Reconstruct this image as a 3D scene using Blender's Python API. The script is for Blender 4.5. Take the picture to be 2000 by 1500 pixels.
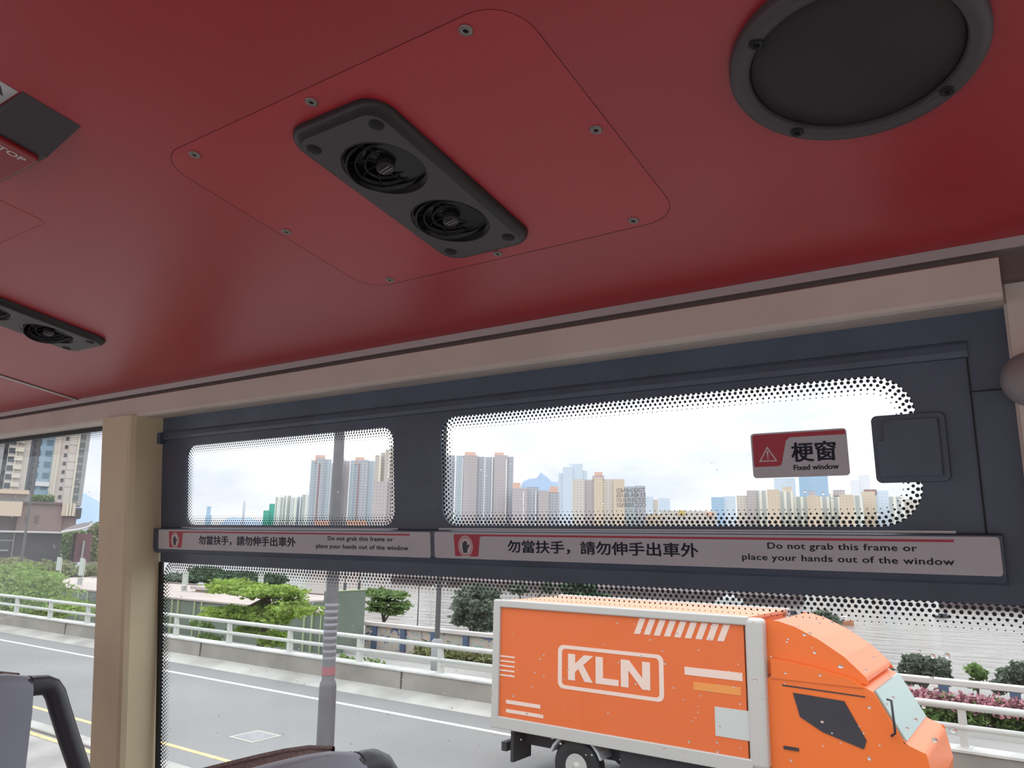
import bpy, bmesh, math, random
import numpy as np
from mathutils import Vector, Matrix

# ------------------------------------------------------------------ clear
for o in list(bpy.data.objects):
    bpy.data.objects.remove(o)
SC = bpy.context.scene
COL = SC.collection
random.seed(7)
RNG = np.random.default_rng(11)

# ------------------------------------------------------------------ camera (phone held at the upper-deck seat)
FPX, CX, CY, EYE = 1500.0, 1000.0, 750.0, 3.8
RM = np.array([[0.8254, -0.1000, -0.5557],     # rows: world axes in camera axes (right, down, forward)
               [0.5643,  0.1802,  0.8057],
               [0.0196, -0.9785,  0.2052]])
CAMLOC = np.array([0.0, 0.0, EYE])
cam_data = bpy.data.cameras.new('camera')
cam = bpy.data.objects.new('camera', cam_data)
COL.objects.link(cam)
cm = Matrix.Identity(4)
for r in range(3):
    cm[r][0], cm[r][1], cm[r][2] = RM[r][0], -RM[r][1], -RM[r][2]
q = cm.to_quaternion(); q.normalize()
cam.matrix_world = Matrix.Translation(Vector(CAMLOC)) @ q.to_matrix().to_4x4()
cam_data.sensor_width = 36.0
cam_data.lens = FPX / 2000.0 * 36.0
cam_data.clip_start = 0.02
cam_data.clip_end = 9000
SC.camera = cam

# ------------------------------------------------------------------ overcast sky
def build_world():
    w = bpy.data.worlds.new('overcast_sky')
    SC.world = w
    w.use_nodes = True
    nt = w.node_tree
    nt.nodes.clear()
    N = nt.nodes.new
    out = N('ShaderNodeOutputWorld'); bg = N('ShaderNodeBackground')
    tc = N('ShaderNodeTexCoord'); sep = N('ShaderNodeSeparateXYZ')
    nz = N('ShaderNodeTexNoise'); nz.inputs['Scale'].default_value = 5.0
    nz.inputs['Detail'].default_value = 5.0
    mp = N('ShaderNodeMapping'); mp.inputs['Scale'].default_value = (1, 1, 3.0)
    rp = N('ShaderNodeValToRGB')
    rp.color_ramp.elements[0].position = 0.36; rp.color_ramp.elements[0].color = (0.735, 0.77, 0.875, 1)
    rp.color_ramp.elements[1].position = 0.60; rp.color_ramp.elements[1].color = (1.0, 1.0, 1.02, 1)
    mr = N('ShaderNodeMapRange')
    mr.inputs['From Min'].default_value = 0.0; mr.inputs['From Max'].default_value = 1.0
    mr.inputs['To Min'].default_value = SKY_LOW; mr.inputs['To Max'].default_value = SKY_HIGH
    L = nt.links.new
    L(tc.outputs['Generated'], sep.inputs[0]); L(tc.outputs['Generated'], mp.inputs[0])
    L(mp.outputs[0], nz.inputs['Vector']); L(nz.outputs['Fac'], rp.inputs[0])
    L(sep.outputs['Z'], mr.inputs[0]); L(mr.outputs[0], bg.inputs['Strength'])
    L(rp.outputs[0], bg.inputs['Color']); L(bg.outputs[0], out.inputs[0])
SKY_LOW, SKY_HIGH = 0.94, 3.05
build_world()

SC.view_settings.view_transform = 'Standard'
SC.view_settings.look = 'None'
SC.view_settings.gamma = 1.0
SC.view_settings.use_curve_mapping = False
SC.view_settings.exposure = 0.12
SC.render.engine = 'CYCLES'
SC.cycles.max_bounces = 10
SC.cycles.diffuse_bounces = 5
SC.cycles.glossy_bounces = 4
SC.cycles.transparent_max_bounces = 16
SC.cycles.caustics_reflective = False
SC.cycles.caustics_refractive = False
SC.cycles.use_denoising = True

# ------------------------------------------------------------------ measuring helpers
def ray(px, py):
    return RM @ np.array([px - CX, py - CY, FPX])
def at(px, py, Y):                       # point on the vertical plane Y
    d = ray(px, py); return Vector(CAMLOC + d * (Y / d[1]))
def onz(px, py, z):                      # point on a level plane
    d = ray(px, py); return Vector(CAMLOC + d * ((z - EYE) / d[2]))

# ------------------------------------------------------------------ materials
MATS = {}
def s2l(c):
    return tuple(((v / 255.0) / 12.92 if v / 255.0 <= 0.04045 else ((v / 255.0 + 0.055) / 1.055) ** 2.4) for v in c)
def mat(name, col, rough=0.6, metal=0.0, var=0.0, scale=20.0, bump=0.0, spec=0.5, bscale=None, emit=None):
    if name in MATS:
        return MATS[name]
    m = bpy.data.materials.new(name); m.use_nodes = True
    nt = m.node_tree; b = nt.nodes['Principled BSDF']
    b.inputs['Base Color'].default_value = (*col, 1)
    b.inputs['Roughness'].default_value = rough
    b.inputs['Metallic'].default_value = metal
    b.inputs['Specular IOR Level'].default_value = spec
    if emit:
        b.inputs['Emission Color'].default_value = (*emit[:3], 1); b.inputs['Emission Strength'].default_value = emit[3]
    if var or bump:
        tc = nt.nodes.new('ShaderNodeTexCoord')
        nz = nt.nodes.new('ShaderNodeTexNoise'); nz.inputs['Scale'].default_value = scale
        nz.inputs['Detail'].default_value = 6.0
        nt.links.new(tc.outputs['Object'], nz.inputs['Vector'])
    if var:
        rp = nt.nodes.new('ShaderNodeValToRGB')
        rp.color_ramp.elements[0].position = 0.3; rp.color_ramp.elements[1].position = 0.7
        rp.color_ramp.elements[0].color = (*[max(0, c * (1 - var)) for c in col], 1)
        rp.color_ramp.elements[1].color = (*[min(1, c * (1 + var)) for c in col], 1)
        nt.links.new(nz.outputs['Fac'], rp.inputs[0]); nt.links.new(rp.outputs[0], b.inputs['Base Color'])
    if bump:
        nb = nz
        if bscale:
            nb = nt.nodes.new('ShaderNodeTexNoise'); nb.inputs['Scale'].default_value = bscale
            nb.inputs['Detail'].default_value = 3.0
            nt.links.new(tc.outputs['Object'], nb.inputs['Vector'])
        bp = nt.nodes.new('ShaderNodeBump'); bp.inputs['Strength'].default_value = bump
        bp.inputs['Distance'].default_value = 0.002 if bscale and bscale > 100 else 0.02
        nt.links.new(nb.outputs['Fac'], bp.inputs['Height']); nt.links.new(bp.outputs[0], b.inputs['Normal'])
    MATS[name] = m
    return m
def glass_mat(name, tint=(0.97, 0.985, 0.98)):
    if name in MATS: return MATS[name]
    m = bpy.data.materials.new(name); m.use_nodes = True
    nt = m.node_tree; nt.nodes.clear(); N = nt.nodes.new
    out = N('ShaderNodeOutputMaterial'); mx = N('ShaderNodeMixShader'); tr = N('ShaderNodeBsdfTransparent')
    gl = N('ShaderNodeBsdfGlossy'); gl.inputs['Roughness'].default_value = 0.0
    lw = N('ShaderNodeLayerWeight'); lw.inputs['Blend'].default_value = 0.5
    pw = N('ShaderNodeMath'); pw.operation = 'POWER'; pw.inputs[1].default_value = 5.0
    fr = N('ShaderNodeMath'); fr.operation = 'MULTIPLY_ADD'; fr.inputs[1].default_value = 0.6; fr.inputs[2].default_value = 0.02
    tr.inputs['Color'].default_value = (*tint, 1)
    L = nt.links.new
    L(lw.outputs['Facing'], pw.inputs[0]); L(pw.outputs[0], fr.inputs[0])
    L(fr.outputs[0], mx.inputs[0]); L(tr.outputs[0], mx.inputs[1]); L(gl.outputs[0], mx.inputs[2]); L(mx.outputs[0], out.inputs[0])
    MATS[name] = m
    return m
def facade_mat(name, wall, win, fh=3.0, bw=3.0, fill_v=0.45, fill_h=0.5, stripe=None, sw=6.0, sf=0.25):
    """wall paint with a regular grid of dark windows, optionally pale vertical piers"""
    if name in MATS: return MATS[name]
    m = bpy.data.materials.new(name); m.use_nodes = True
    nt = m.node_tree; b = nt.nodes['Principled BSDF']; b.inputs['Roughness'].default_value = 0.8
    N = nt.nodes.new; L = nt.links.new
    tc = N('ShaderNodeTexCoord'); sp = N('ShaderNodeSeparateXYZ'); L(tc.outputs['Object'], sp.inputs[0])
    def math_(op, a, bb):
        n = N('ShaderNodeMath'); n.operation = op
        for i, v in enumerate((a, bb)):
            if isinstance(v, (int, float)): n.inputs[i].default_value = v
            else: L(v, n.inputs[i])
        return n.outputs[0]
    h = math_('ADD', sp.outputs['X'], math_('MULTIPLY', sp.outputs['Y'], 1.0))
    fz = math_('FRACT', math_('DIVIDE', math_('ADD', sp.outputs['Z'], 500.0), fh), 0)
    fx = math_('FRACT', math_('DIVIDE', math_('ADD', h, 500.0), bw), 0)
    isw = math_('MULTIPLY', math_('LESS_THAN', fz, fill_v), math_('LESS_THAN', fx, fill_h))
    mx = N('ShaderNodeMix'); mx.data_type = 'RGBA'
    mx.inputs[6].default_value = (*wall, 1); mx.inputs[7].default_value = (*win, 1); L(isw, mx.inputs[0])
    res = mx.outputs[2]
    if stripe:
        fs = math_('LESS_THAN', math_('FRACT', math_('DIVIDE', math_('ADD', h, 500.3), sw), 0), sf)
        m2 = N('ShaderNodeMix'); m2.data_type = 'RGBA'; L(res, m2.inputs[6]); m2.inputs[7].default_value = (*stripe, 1)
        L(fs, m2.inputs[0]); res = m2.outputs[2]
    L(res, b.inputs['Base Color'])
    MATS[name] = m
    return m

# interior materials
M_RED = mat('red_ceiling_vinyl', (0.44, 0.023, 0.035), 0.36, var=0.05, scale=3.0, bump=0.12, bscale=900, spec=0.85)
M_REDP = mat('red_access_panel_vinyl', (0.49, 0.027, 0.039), 0.38, var=0.04, scale=4.0, bump=0.1, bscale=900, spec=0.8)
M_GAP = mat('dark_gap', (0.03, 0.012, 0.014), 0.9)
M_BEIGE = mat('beige_moulding', (0.68, 0.615, 0.54), 0.5, var=0.06, scale=9.0, bump=0.05, bscale=400)
M_PILLAR = mat('cream_pillar_plastic', (0.74, 0.665, 0.435), 0.48, var=0.06, scale=7.0, bump=0.06, bscale=500)
M_STRIP = mat('grey_aluminium_strip', (0.50, 0.48, 0.47), 0.35, metal=0.7)
M_STRIPW = mat('pale_ceiling_strip', (0.62, 0.58, 0.54), 0.5)
M_FRAME = mat('window_frame_glare_tint', (0.080, 0.108, 0.155), 0.33, var=0.15, scale=14.0, bump=0.04, bscale=300)  # dark frame lightened and blued to carry the glare of the windows
M_RUBBER = mat('black_rubber', (0.012, 0.012, 0.014), 0.6)
M_FRIT = mat('black_ceramic_frit', (0.016, 0.018, 0.026), 0.45)
M_BLACKP = mat('dark_grey_plastic', (0.074, 0.067, 0.072), 0.5, bump=0.08, bscale=700)
M_BLACKG = mat('glossy_black_plastic', (0.008, 0.007, 0.008), 0.26, spec=0.3)
M_HOLE = mat('screw_recess_black', (0.006, 0.005, 0.006), 0.7)
M_SCREW = mat('steel_screw', (0.30, 0.27, 0.25), 0.35, metal=0.8)
M_STICK = mat('white_sticker', (0.60, 0.64, 0.655), 0.45, var=0.03, scale=30)
M_STICKR = mat('red_sticker_print', (0.50, 0.045, 0.075), 0.45)
M_INK = mat('slate_ink', (0.045, 0.055, 0.085), 0.5)
M_WHITEINK = mat('white_ink', (0.72, 0.68, 0.68), 0.5)
M_GLASS = glass_mat('window_glass')
M_SEATG = mat('blue_grey_seat_plastic', (0.32, 0.355, 0.425), 0.38, bump=0.12, bscale=600)
M_HANDLE = mat('black_grab_handle', (0.045, 0.048, 0.058), 0.36, bump=0.08, bscale=600)
M_FABRIC = mat('brown_seat_fabric', (0.40, 0.315, 0.285), 0.9, var=0.25, scale=300)
M_KNOB = mat('grey_rubber_knob', (0.32, 0.31, 0.315), 0.45)
M_FLOOR = mat('bus_floor_vinyl', (0.55, 0.53, 0.50), 0.6, var=0.2, scale=30)
M_WALLP = mat('pale_wall_panel', (0.70, 0.68, 0.63), 0.55)

# ------------------------------------------------------------------ object helpers
def setp(o, label=None, cat=None, group=None, kind=None):
    if label: o['label'] = label
    if cat: o['category'] = cat
    if group: o['group'] = group
    if kind: o['kind'] = kind
    return o
def link(name, me, m=None, parent=None, mw=None):
    o = bpy.data.objects.new(name, me); COL.objects.link(o)
    if m is not None and me is not None:
        me.materials.clear(); me.materials.append(m)
    if parent is not None: o.parent = parent
    if mw is not None: o.matrix_basis = mw
    return o
def thing(name, label, cat, mw=None, group=None, kind=None):
    o = bpy.data.objects.new(name, None); COL.objects.link(o)
    o.empty_display_size = 0.05
    if mw is not None: o.matrix_basis = mw
    return setp(o, label, cat, group, kind)
def copy_tree(o, parent=None):
    c = o.copy(); COL.objects.link(c)
    if parent is not None: c.parent = parent
    for ch in o.children: copy_tree(ch, c)
    return c
def T(x=0, y=0, z=0): return Matrix.Translation((x, y, z))

class MB:
    """mesh collector"""
    def __init__(s): s.v = []; s.f = []; s.sm = []
    def add(s, vs, fs, smooth=False):
        b = len(s.v); s.v += [tuple(v) for v in vs]
        for f in fs: s.f.append([i + b for i in f]); s.sm.append(smooth)
        return s
    def box(s, x0, x1, y0, y1, z0, z1):
        vs = [(x, y, z) for z in (z0, z1) for y in (y0, y1) for x in (x0, x1)]
        return s.add(vs, [(0, 2, 3, 1), (4, 5, 7, 6), (0, 1, 5, 4), (2, 6, 7, 3), (0, 4, 6, 2), (1, 3, 7, 5)])
    def prism(s, prof, a0, a1, axis=0, smooth=False):
        """profile (p,q) swept along an axis; axis 0: (a,p,q)  1: (p,a,q)  2: (p,q,a)"""
        n = len(prof)
        def P(a, p, q): return (a, p, q) if axis == 0 else ((p, a, q) if axis == 1 else (p, q, a))
        vs = [P(a0, *p) for p in prof] + [P(a1, *p) for p in prof]
        fs = [(i, (i + 1) % n, n + (i + 1) % n, n + i) for i in range(n)]
        s.add(vs, fs, smooth)
        return s.add([P(a0, *p) for p in prof], [tuple(range(n))[::-1]]).add([P(a1, *p) for p in prof], [tuple(range(n))])
    def tube(s, pts, rad, seg=10, cap=True, sx=1.0):
        pts = [Vector(p) for p in pts]; n = len(pts)
        rs = rad if isinstance(rad, (list, tuple)) else [rad] * n
        vs = []; prev = None
        for i, p in enumerate(pts):
            d = (pts[min(i + 1, n - 1)] - pts[max(i - 1, 0)]).normalized()
            if prev is None:
                a = d.cross(Vector((0, 0, 1)))
                if a.length < 1e-3: a = d.cross(Vector((1, 0, 0)))
            else: a = prev - d * prev.dot(d)
            a.normalize(); prev = a; b = d.cross(a)
            for k in range(seg):
                t = 2 * math.pi * k / seg
                vs.append(p + (a * math.cos(t) * sx + b * math.sin(t)) * rs[i])
        fs = [(i * seg + k, i * seg + (k + 1) % seg, (i + 1) * seg + (k + 1) % seg, (i + 1) * seg + k) for i in range(n - 1) for k in range(seg)]
        s.add(vs, fs, True)
        if cap: s.add(vs[:seg], [tuple(range(seg))[::-1]]).add(vs[-seg:], [tuple(range(seg))])
        return s
    def lathe(s, prof, seg=32, c=(0, 0, 0), ex=1.0, ey=1.0):
        """profile (r,z) around z"""
        n = len(prof); vs = []
        for r, z in prof:
            for k in range(seg):
                t = 2 * math.pi * k / seg; vs.append((c[0] + r * ex * math.cos(t), c[1] + r * ey * math.sin(t), c[2] + z))
        fs = [(i * seg + k, i * seg + (k + 1) % seg, (i + 1) * seg + (k + 1) % seg, (i + 1) * seg + k) for i in range(n - 1) for k in range(seg)]
        s.add(vs, fs, True)
        if prof[-1][0] > 1e-6: s.add(vs[-seg:], [tuple(range(seg))])
        if prof[0][0] > 1e-6: s.add(vs[:seg], [tuple(range(seg))[::-1]])
        return s
    def mesh(s, name, mw=None):
        me = bpy.data.meshes.new(name); vs = s.v
        if mw is not None: vs = [tuple(mw @ Vector(v)) for v in vs]
        me.from_pydata(vs, [], s.f); me.polygons.foreach_set('use_smooth', s.sm); me.update()
        return me
    def build(s, name, m, parent=None, mw=None, bevel=0.0, seg=2):
        o = link(name, s.mesh(name), m, parent, mw)
        if bevel:
            md = o.modifiers.new('edge', 'BEVEL'); md.width = bevel; md.segments = seg; md.limit_method = 'ANGLE'; md.angle_limit = 0.6
        return o

def rrect(x0, x1, y0, y1, r, n=8):
    """rounded rectangle loop; r may be four radii (bl, br, tr, tl)"""
    rs = r if isinstance(r, (list, tuple)) else [r] * 4
    out = []
    for (cx, cy, a0), rr in zip(((x0, y0, 180), (x1, y0, 270), (x1, y1, 0), (x0, y1, 90)), rs):
        ox = cx + rr if cx == x0 else cx - rr; oy = cy + rr if cy == y0 else cy - rr
        for k in range(n + 1):
            a = math.radians(a0 + 90.0 * k / n)
            out.append((ox + rr * math.cos(a), oy + rr * math.sin(a)))
    return out
def circ(cx, cy, r, n=24, e=1.0):
    return [(cx + r * math.cos(2 * math.pi * k / n), cy + r * e * math.sin(2 * math.pi * k / n)) for k in range(n)]
def plate_mesh(loops, z0, z1, bevel=0.0):
    """flat plate with holes, from z0 up to z1"""
    cu = bpy.data.curves.new('tmp', 'CURVE'); cu.dimensions = '2D'; cu.fill_mode = 'BOTH'
    for lp in loops:
        sp = cu.splines.new('POLY'); sp.points.add(len(lp) - 1); sp.use_cyclic_u = True
        for i, p in enumerate(lp): sp.points[i].co = (p[0], p[1], 0, 1)
    cu.extrude = max((z1 - z0) / 2 - bevel, 0); cu.bevel_depth = bevel; cu.bevel_resolution = 2 if bevel else 0
    if bevel: cu.offset = -bevel
    o = bpy.data.objects.new('tmp', cu); COL.objects.link(o)
    dg = bpy.context.evaluated_depsgraph_get(); dg.update()
    me = bpy.data.meshes.new_from_object(o.evaluated_get(dg))
    bpy.data.objects.remove(o); bpy.data.curves.remove(cu)
    me.transform(Matrix.Translation((0, 0, (z0 + z1) / 2)))
    return me
def plate(name, loops, z0, z1, m, parent=None, mw=None, bevel=0.0, smooth=False):
    me = plate_mesh(loops, z0, z1, bevel)
    return link(name, me, m, parent, mw)
def text_mesh(txt, w=None, h=None, fat=0.0, thick=0.0003, bold=0.0, space=1.0, shear=0.0):
    """lettering scaled to a width and/or height, its lower left at the origin"""
    cu = bpy.data.curves.new('tmp', 'FONT'); cu.body = txt; cu.size = 1.0; cu.extrude = 0.01; cu.offset = fat
    cu.space_character = space; cu.shear = shear; cu.resolution_u = 4
    o = bpy.data.objects.new('tmp', cu); COL.objects.link(o)
    dg = bpy.context.evaluated_depsgraph_get(); dg.update()
    me = bpy.data.meshes.new_from_object(o.evaluated_get(dg))
    bpy.data.objects.remove(o); bpy.data.curves.remove(cu)
    co = np.array([v.co[:] for v in me.vertices]); lo = co.min(0); hi = co.max(0); sz = hi - lo
    sx = w / sz[0] if w else h / sz[1]
    sy = h / sz[1] if h else sx
    me.transform(Matrix.Diagonal((sx, sy, thick / 0.02, 1)) @ Matrix.Translation((-lo[0], -lo[1], 0.01)))
    if bold:                                     # heavier strokes: the outline repeated a hair's breadth apart
        b_ = bmesh.new()
        for dx, dy in ((0, 0), (bold, 0), (-bold, 0), (0, bold * 0.6), (0, -bold * 0.6)):
            m2 = me.copy(); m2.transform(Matrix.Translation((dx, dy, 0))); b_.from_mesh(m2); bpy.data.meshes.remove(m2)
        b_.to_mesh(me); b_.free()
    return me

# ------------------------------------------------------------------ reference frames of the bus interior
LEAN = math.radians(5.8); DW = 0.9
NW = Vector((0, math.cos(LEAN), math.sin(LEAN))); UPW = Vector((0, -math.sin(LEAN), math.cos(LEAN)))
P0 = Vector((0, DW, EYE))
def frame(o, x, y, z):
    m = Matrix.Identity(4)
    for r in range(3): m[r][0], m[r][1], m[r][2], m[r][3] = x[r], y[r], z[r], o[r]
    return m
XA = Vector((1, 0, 0))
WF = frame(P0, XA, UPW, -NW)                       # window wall: (u along bus, v up, w into the room)
SL = math.radians(8.9)
E0 = Vector((0, 0.82, 4.092))
INW = Vector((0, -math.cos(SL), math.sin(SL))); CN = Vector((0, math.sin(SL), math.cos(SL)))
CF = frame(E0, XA, INW, -CN)                       # ceiling: (u along bus, s inward, h down)
def wall_uv(px, py, w=0.0):
    d = Vector(ray(px, py)); o = Vector(CAMLOC); p0 = P0 - NW * w
    t = (p0 - o).dot(NW) / d.dot(NW); p = o + d * t
    return p.x, (p - P0).dot(UPW)
def ceil_us(px, py, h=0.0):
    d = Vector(ray(px, py)); o = Vector(CAMLOC); p0 = E0 - CN * h
    t = (p0 - o).dot(CN) / d.dot(CN); p = o + d * t
    return p.x, (p - E0).dot(INW)

# ================================================================== BUS SHELL
BX0, BX1 = -5.2, 3.6
def struct(name, mb, m, mw=None, label=None, bevel=0.0):
    o = mb.build(name, m, None, mw, bevel); setp(o, label, None, None, 'structure'); return o

# ceiling: sloped side, flat middle, sloped far side
_c0, _c1 = E0 - INW * 0.006 , E0 + INW * 0.755
prof = [(_c0.y, _c0.z), (_c1.y, _c1.z), (-0.80, _c1.z), (-1.56, 4.092), (-1.56, 4.30), (0.824, 4.30)]
o = struct('ceiling', MB().prism(prof, BX0, BX1), M_RED, label='red textured ceiling lining of the bus upper deck')
# pale joint strip across the ceiling beside the second air vent
o = struct('trim_1', MB().box(-1.7245, -1.7125, -0.005, 0.74, 0.0, 0.002), M_STRIPW, CF, 'pale thin joint strip crossing the red ceiling')
struct('trim_2', MB().box(-1.7120, -1.7095, -0.005, 0.74, 0.0, 0.0006), M_GAP, CF, 'dark joint line beside the pale ceiling strip')
# grey metal edge strip along the ceiling border, with a strip coloured as gap shade below it
struct('trim_3',
       MB().prism([(0.300, 0.055), (0.2992, 0.050), (0.2885, 0.050), (0.2872, 0.046), (0.2872, 0.0), (0.304, 0.0)], BX0, BX1), M_STRIP, WF,
       'grey metal strip along the border of the red ceiling')
struct('trim_4', MB().prism([(0.2895, 0.044), (0.2600, 0.044), (0.2600, 0.0), (0.2895, 0.0)], BX0, BX1), mat('gap_shade', (0.16, 0.13, 0.12), 0.8), WF,
       'strip coloured as the shaded gap under the grey metal strip')
# beige beam over the windows, rounded lower edge
BV = wall_uv(1000, 714, 0.055)[1]
bp = [(0.2815, 0.000), (0.2815, 0.052), (0.2800, 0.055), (BV + 0.006, 0.055), (BV + 0.002, 0.053), (BV, 0.048), (BV - 0.0005, 0.0)]
struct('beam_1', MB().prism(bp, BX0, -0.012), M_BEIGE, WF, 'beige moulded beam above the window frames')

# pillar between the two windows: flat face and a rounded chamfer towards the main window
PD = 0.066
pu_a, pu_b = wall_uv(196, 850, PD)[0], wall_uv(254, 850, PD)[0]
pv = wall_uv(250, 822, PD)[1]
pp = [(pu_a, -0.004), (pu_a, PD - 0.006), (pu_a + 0.006, PD), (pu_b - 0.012, PD), (pu_b - 0.004, PD - 0.003), (pu_b, PD - 0.012), (-1.470, 0.0), (-1.470, -0.004)]
pil = MB()
n = len(pp)
lean = 0.016
vs = [(p[0] + 0.002, max(pv, BV + 0.004), p[1]) for p in pp] + [(p[0] - lean, -0.72, p[1]) for p in pp]
pil.add(vs, [(i, n + i, n + (i + 1) % n, (i + 1) % n) for i in range(n)])
pil.add(vs[:n], [tuple(range(n))]).add(vs[n:], [tuple(range(n))[::-1]])
struct('pillar_1', pil, M_PILLAR, WF, 'cream window pillar between the two bus windows')
# pillar at the other end of the main window
pr = [(-0.013, -0.03), (-0.013, 0.020), (-0.010, 0.024), (0.15, 0.024), (0.15, -0.03)]
pil = MB(); n = len(pr)
vs = [(p[0], 0.300, p[1]) for p in pr] + [(p[0] + 0.001, -0.72, p[1]) for p in pr]
pil.add(vs, [(i, n + i, n + (i + 1) % n, (i + 1) % n) for i in range(n)])
pil.add(vs[:n], [tuple(range(n))]).add(vs[n:], [tuple(range(n))[::-1]])
struct('pillar_2', pil, M_BEIGE, WF, 'beige pillar carrying the round grey knob')
# wall below the windows, the rest of the shell
struct('wall_window_side', MB().box(BX0, BX1, -1.35, -0.70, -0.06, 0.03), M_WALLP, WF, 'pale side wall panel under the windows')
struct('wall_window_side.001', MB().box(0.15, BX1, 0.2405, 0.31, -0.06, 0.02).box(1.62, 1.9, -0.70, 0.2405, -0.06, 0.02).box(-3.45, -3.2, -0.70, 0.2405, -0.06, 0.02), M_BEIGE, WF,
       'beige wall panels framing the further side windows')
struct('floor', MB().box(BX0, BX1, -1.56, 1.0, 2.38, 2.44), M_FLOOR, label='grey floor of the upper deck')
struct('wall_opposite', MB().box(BX0, BX1, -1.60, -1.56, 2.40, 3.18).box(BX0, BX1, -1.60, -1.56, 3.92, 4.30).box(-2.6, -2.5, -1.60, -1.56, 3.18, 3.92)
       .box(-0.9, -0.8, -1.60, -1.56, 3.18, 3.92).box(0.8, 0.9, -1.60, -1.56, 3.18, 3.92), M_WALLP, label='pale opposite side wall with wide windows')  # unseen wall, window openings sized for the light they let inside
struct('wall_front', MB().box(BX0 - 0.04, BX0, -1.6, 1.0, 2.40, 3.05).box(BX0 - 0.04, BX0, -1.6, 1.0, 4.0, 4.30), M_WALLP, label='pale front wall with the wide windscreen opening')
struct('wall_rear', MB().box(BX1, BX1 + 0.04, -1.6, 1.0, 2.40, 3.25).box(BX1, BX1 + 0.04, -1.6, 1.0, 3.95, 4.30), M_WALLP, label='pale rear wall of the upper deck with an opening added for inside light')  # unseen rear wall, opened up to brighten the inside

# ================================================================== MAIN WINDOW (fixed hopper row over a large pane)
OPEN_S = (-1.386, -0.834, 0.0255, 0.1800)          # smaller upper opening (u0,u1,v0,v1)
OPEN_B = (-0.7385, -0.1005, 0.0265, 0.1865)        # larger upper opening
LOW = (-1.4620, -0.0040, -0.66, -0.0475)           # lower pane
rS, rB = 0.024, (0.026, 0.044, 0.044, 0.026)
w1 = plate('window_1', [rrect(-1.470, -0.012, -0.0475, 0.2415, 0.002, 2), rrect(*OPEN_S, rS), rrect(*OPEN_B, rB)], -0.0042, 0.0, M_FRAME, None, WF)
setp(w1, 'dark-framed bus window, its frame blued with glare, with two rounded upper lights', None, None, 'structure')
# raised ledges of the frame
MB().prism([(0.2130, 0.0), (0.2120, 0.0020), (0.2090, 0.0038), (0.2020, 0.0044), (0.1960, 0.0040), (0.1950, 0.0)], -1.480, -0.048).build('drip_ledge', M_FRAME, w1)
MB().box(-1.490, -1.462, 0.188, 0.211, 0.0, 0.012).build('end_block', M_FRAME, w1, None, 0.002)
MB().box(-0.0500, -0.0485, 0.0, 0.200, 0.0, 0.002).box(-0.0485, -0.014, 0.1600, 0.1612, 0.0, 0.002).build('seam', M_RUBBER, w1)
# thin glazing rubber lines under the openings
MB().box(-1.395, -0.826, 0.0195, 0.0222, 0.0, 0.0018).box(-0.745, -0.075, 0.0200, 0.0228, 0.0, 0.0018).build('glazing_bead', M_STRIP, w1)
# transom rail carrying the stickers
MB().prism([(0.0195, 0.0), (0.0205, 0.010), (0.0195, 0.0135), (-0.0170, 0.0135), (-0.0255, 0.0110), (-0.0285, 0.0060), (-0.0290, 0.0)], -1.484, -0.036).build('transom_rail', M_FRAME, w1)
# side jambs of the lower pane
MB().box(-1.4740, -1.4630, -0.70, -0.0470, -0.004, 0.001).box(-0.0125, -0.002, -0.70, -0.0470, -0.004, 0.0).box(-1.474, -0.002, -0.72, -0.66, -0.006, 0.0).build('lower_jamb', M_RUBBER, w1)
def pane(name, u0, u1, v0, v1, parent, w=-0.0050):
    return MB().box(u0, u1, v0, v1, w - 0.004, w).build(name, M_GLASS, parent)
pane('hopper_pane', OPEN_S[0] - 0.01, OPEN_S[1] + 0.01, OPEN_S[2] - 0.006, OPEN_S[3] + 0.01, w1)
pane('hopper_pane', OPEN_B[0] - 0.01, OPEN_B[1] + 0.01, OPEN_B[2] - 0.006, OPEN_B[3] + 0.01, w1)
pane('lower_pane', LOW[0] - 0.002, LOW[1], LOW[2], LOW[3] + 0.006, w1)

def along(loop, closed, pitch, off):
    """evenly spaced points along a polyline"""
    pts = [Vector((*p, 0)) for p in loop]
    if closed: pts = pts + [pts[0]]
    seg = [(pts[i + 1] - pts[i]).length for i in range(len(pts) - 1)]
    tot = sum(seg); n = max(2, int(round(tot / pitch))); st = tot / n
    out = []; i = 0; acc = 0.0
    for k in range(n):
        s = (k + off) * st
        while i < len(seg) - 1 and acc + seg[i] < s: acc += seg[i]; i += 1
        out.append(pts[i].lerp(pts[i + 1], min(1, max(0, (s - acc) / max(seg[i], 1e-9)))))
    return out
def dots(mb, pts, r, w, seg=8):
    for p in pts:
        mb.add([(p.x + r * math.cos(2 * math.pi * (k + 0.5) / seg), p.y + r * math.sin(2 * math.pi * (k + 0.5) / seg), w) for k in range(seg)], [tuple(range(seg))])
def frit_loop(mb, op, rad, rows, pitch, step, w):
    rs = rad if isinstance(rad, (list, tuple)) else [rad] * 4
    for i, r in enumerate(rows):
        o = i * step
        lp = rrect(op[0] + o, op[1] - o, op[2] + o, op[3] - o, [max(q - o, 0.002) for q in rs], 6)
        # the sides carry a narrower band than top and bottom
        dots(mb, along(lp, True, pitch, 0.5 * (i % 2)), r, w)
ROWS = (0.00215, 0.00185, 0.0016, 0.0012, 0.0007)
fr = MB(); frit_loop(fr, OPEN_S, rS, ROWS, 0.0060, 0.0042, -0.0046); fr.build('frit_dots', M_FRIT, w1)
fr = MB(); frit_loop(fr, OPEN_B, rB, (0.0024, 0.0021, 0.0018, 0.0013, 0.0007), 0.0066, 0.0046, -0.0046); fr.build('frit_dots', M_FRIT, w1)
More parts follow.
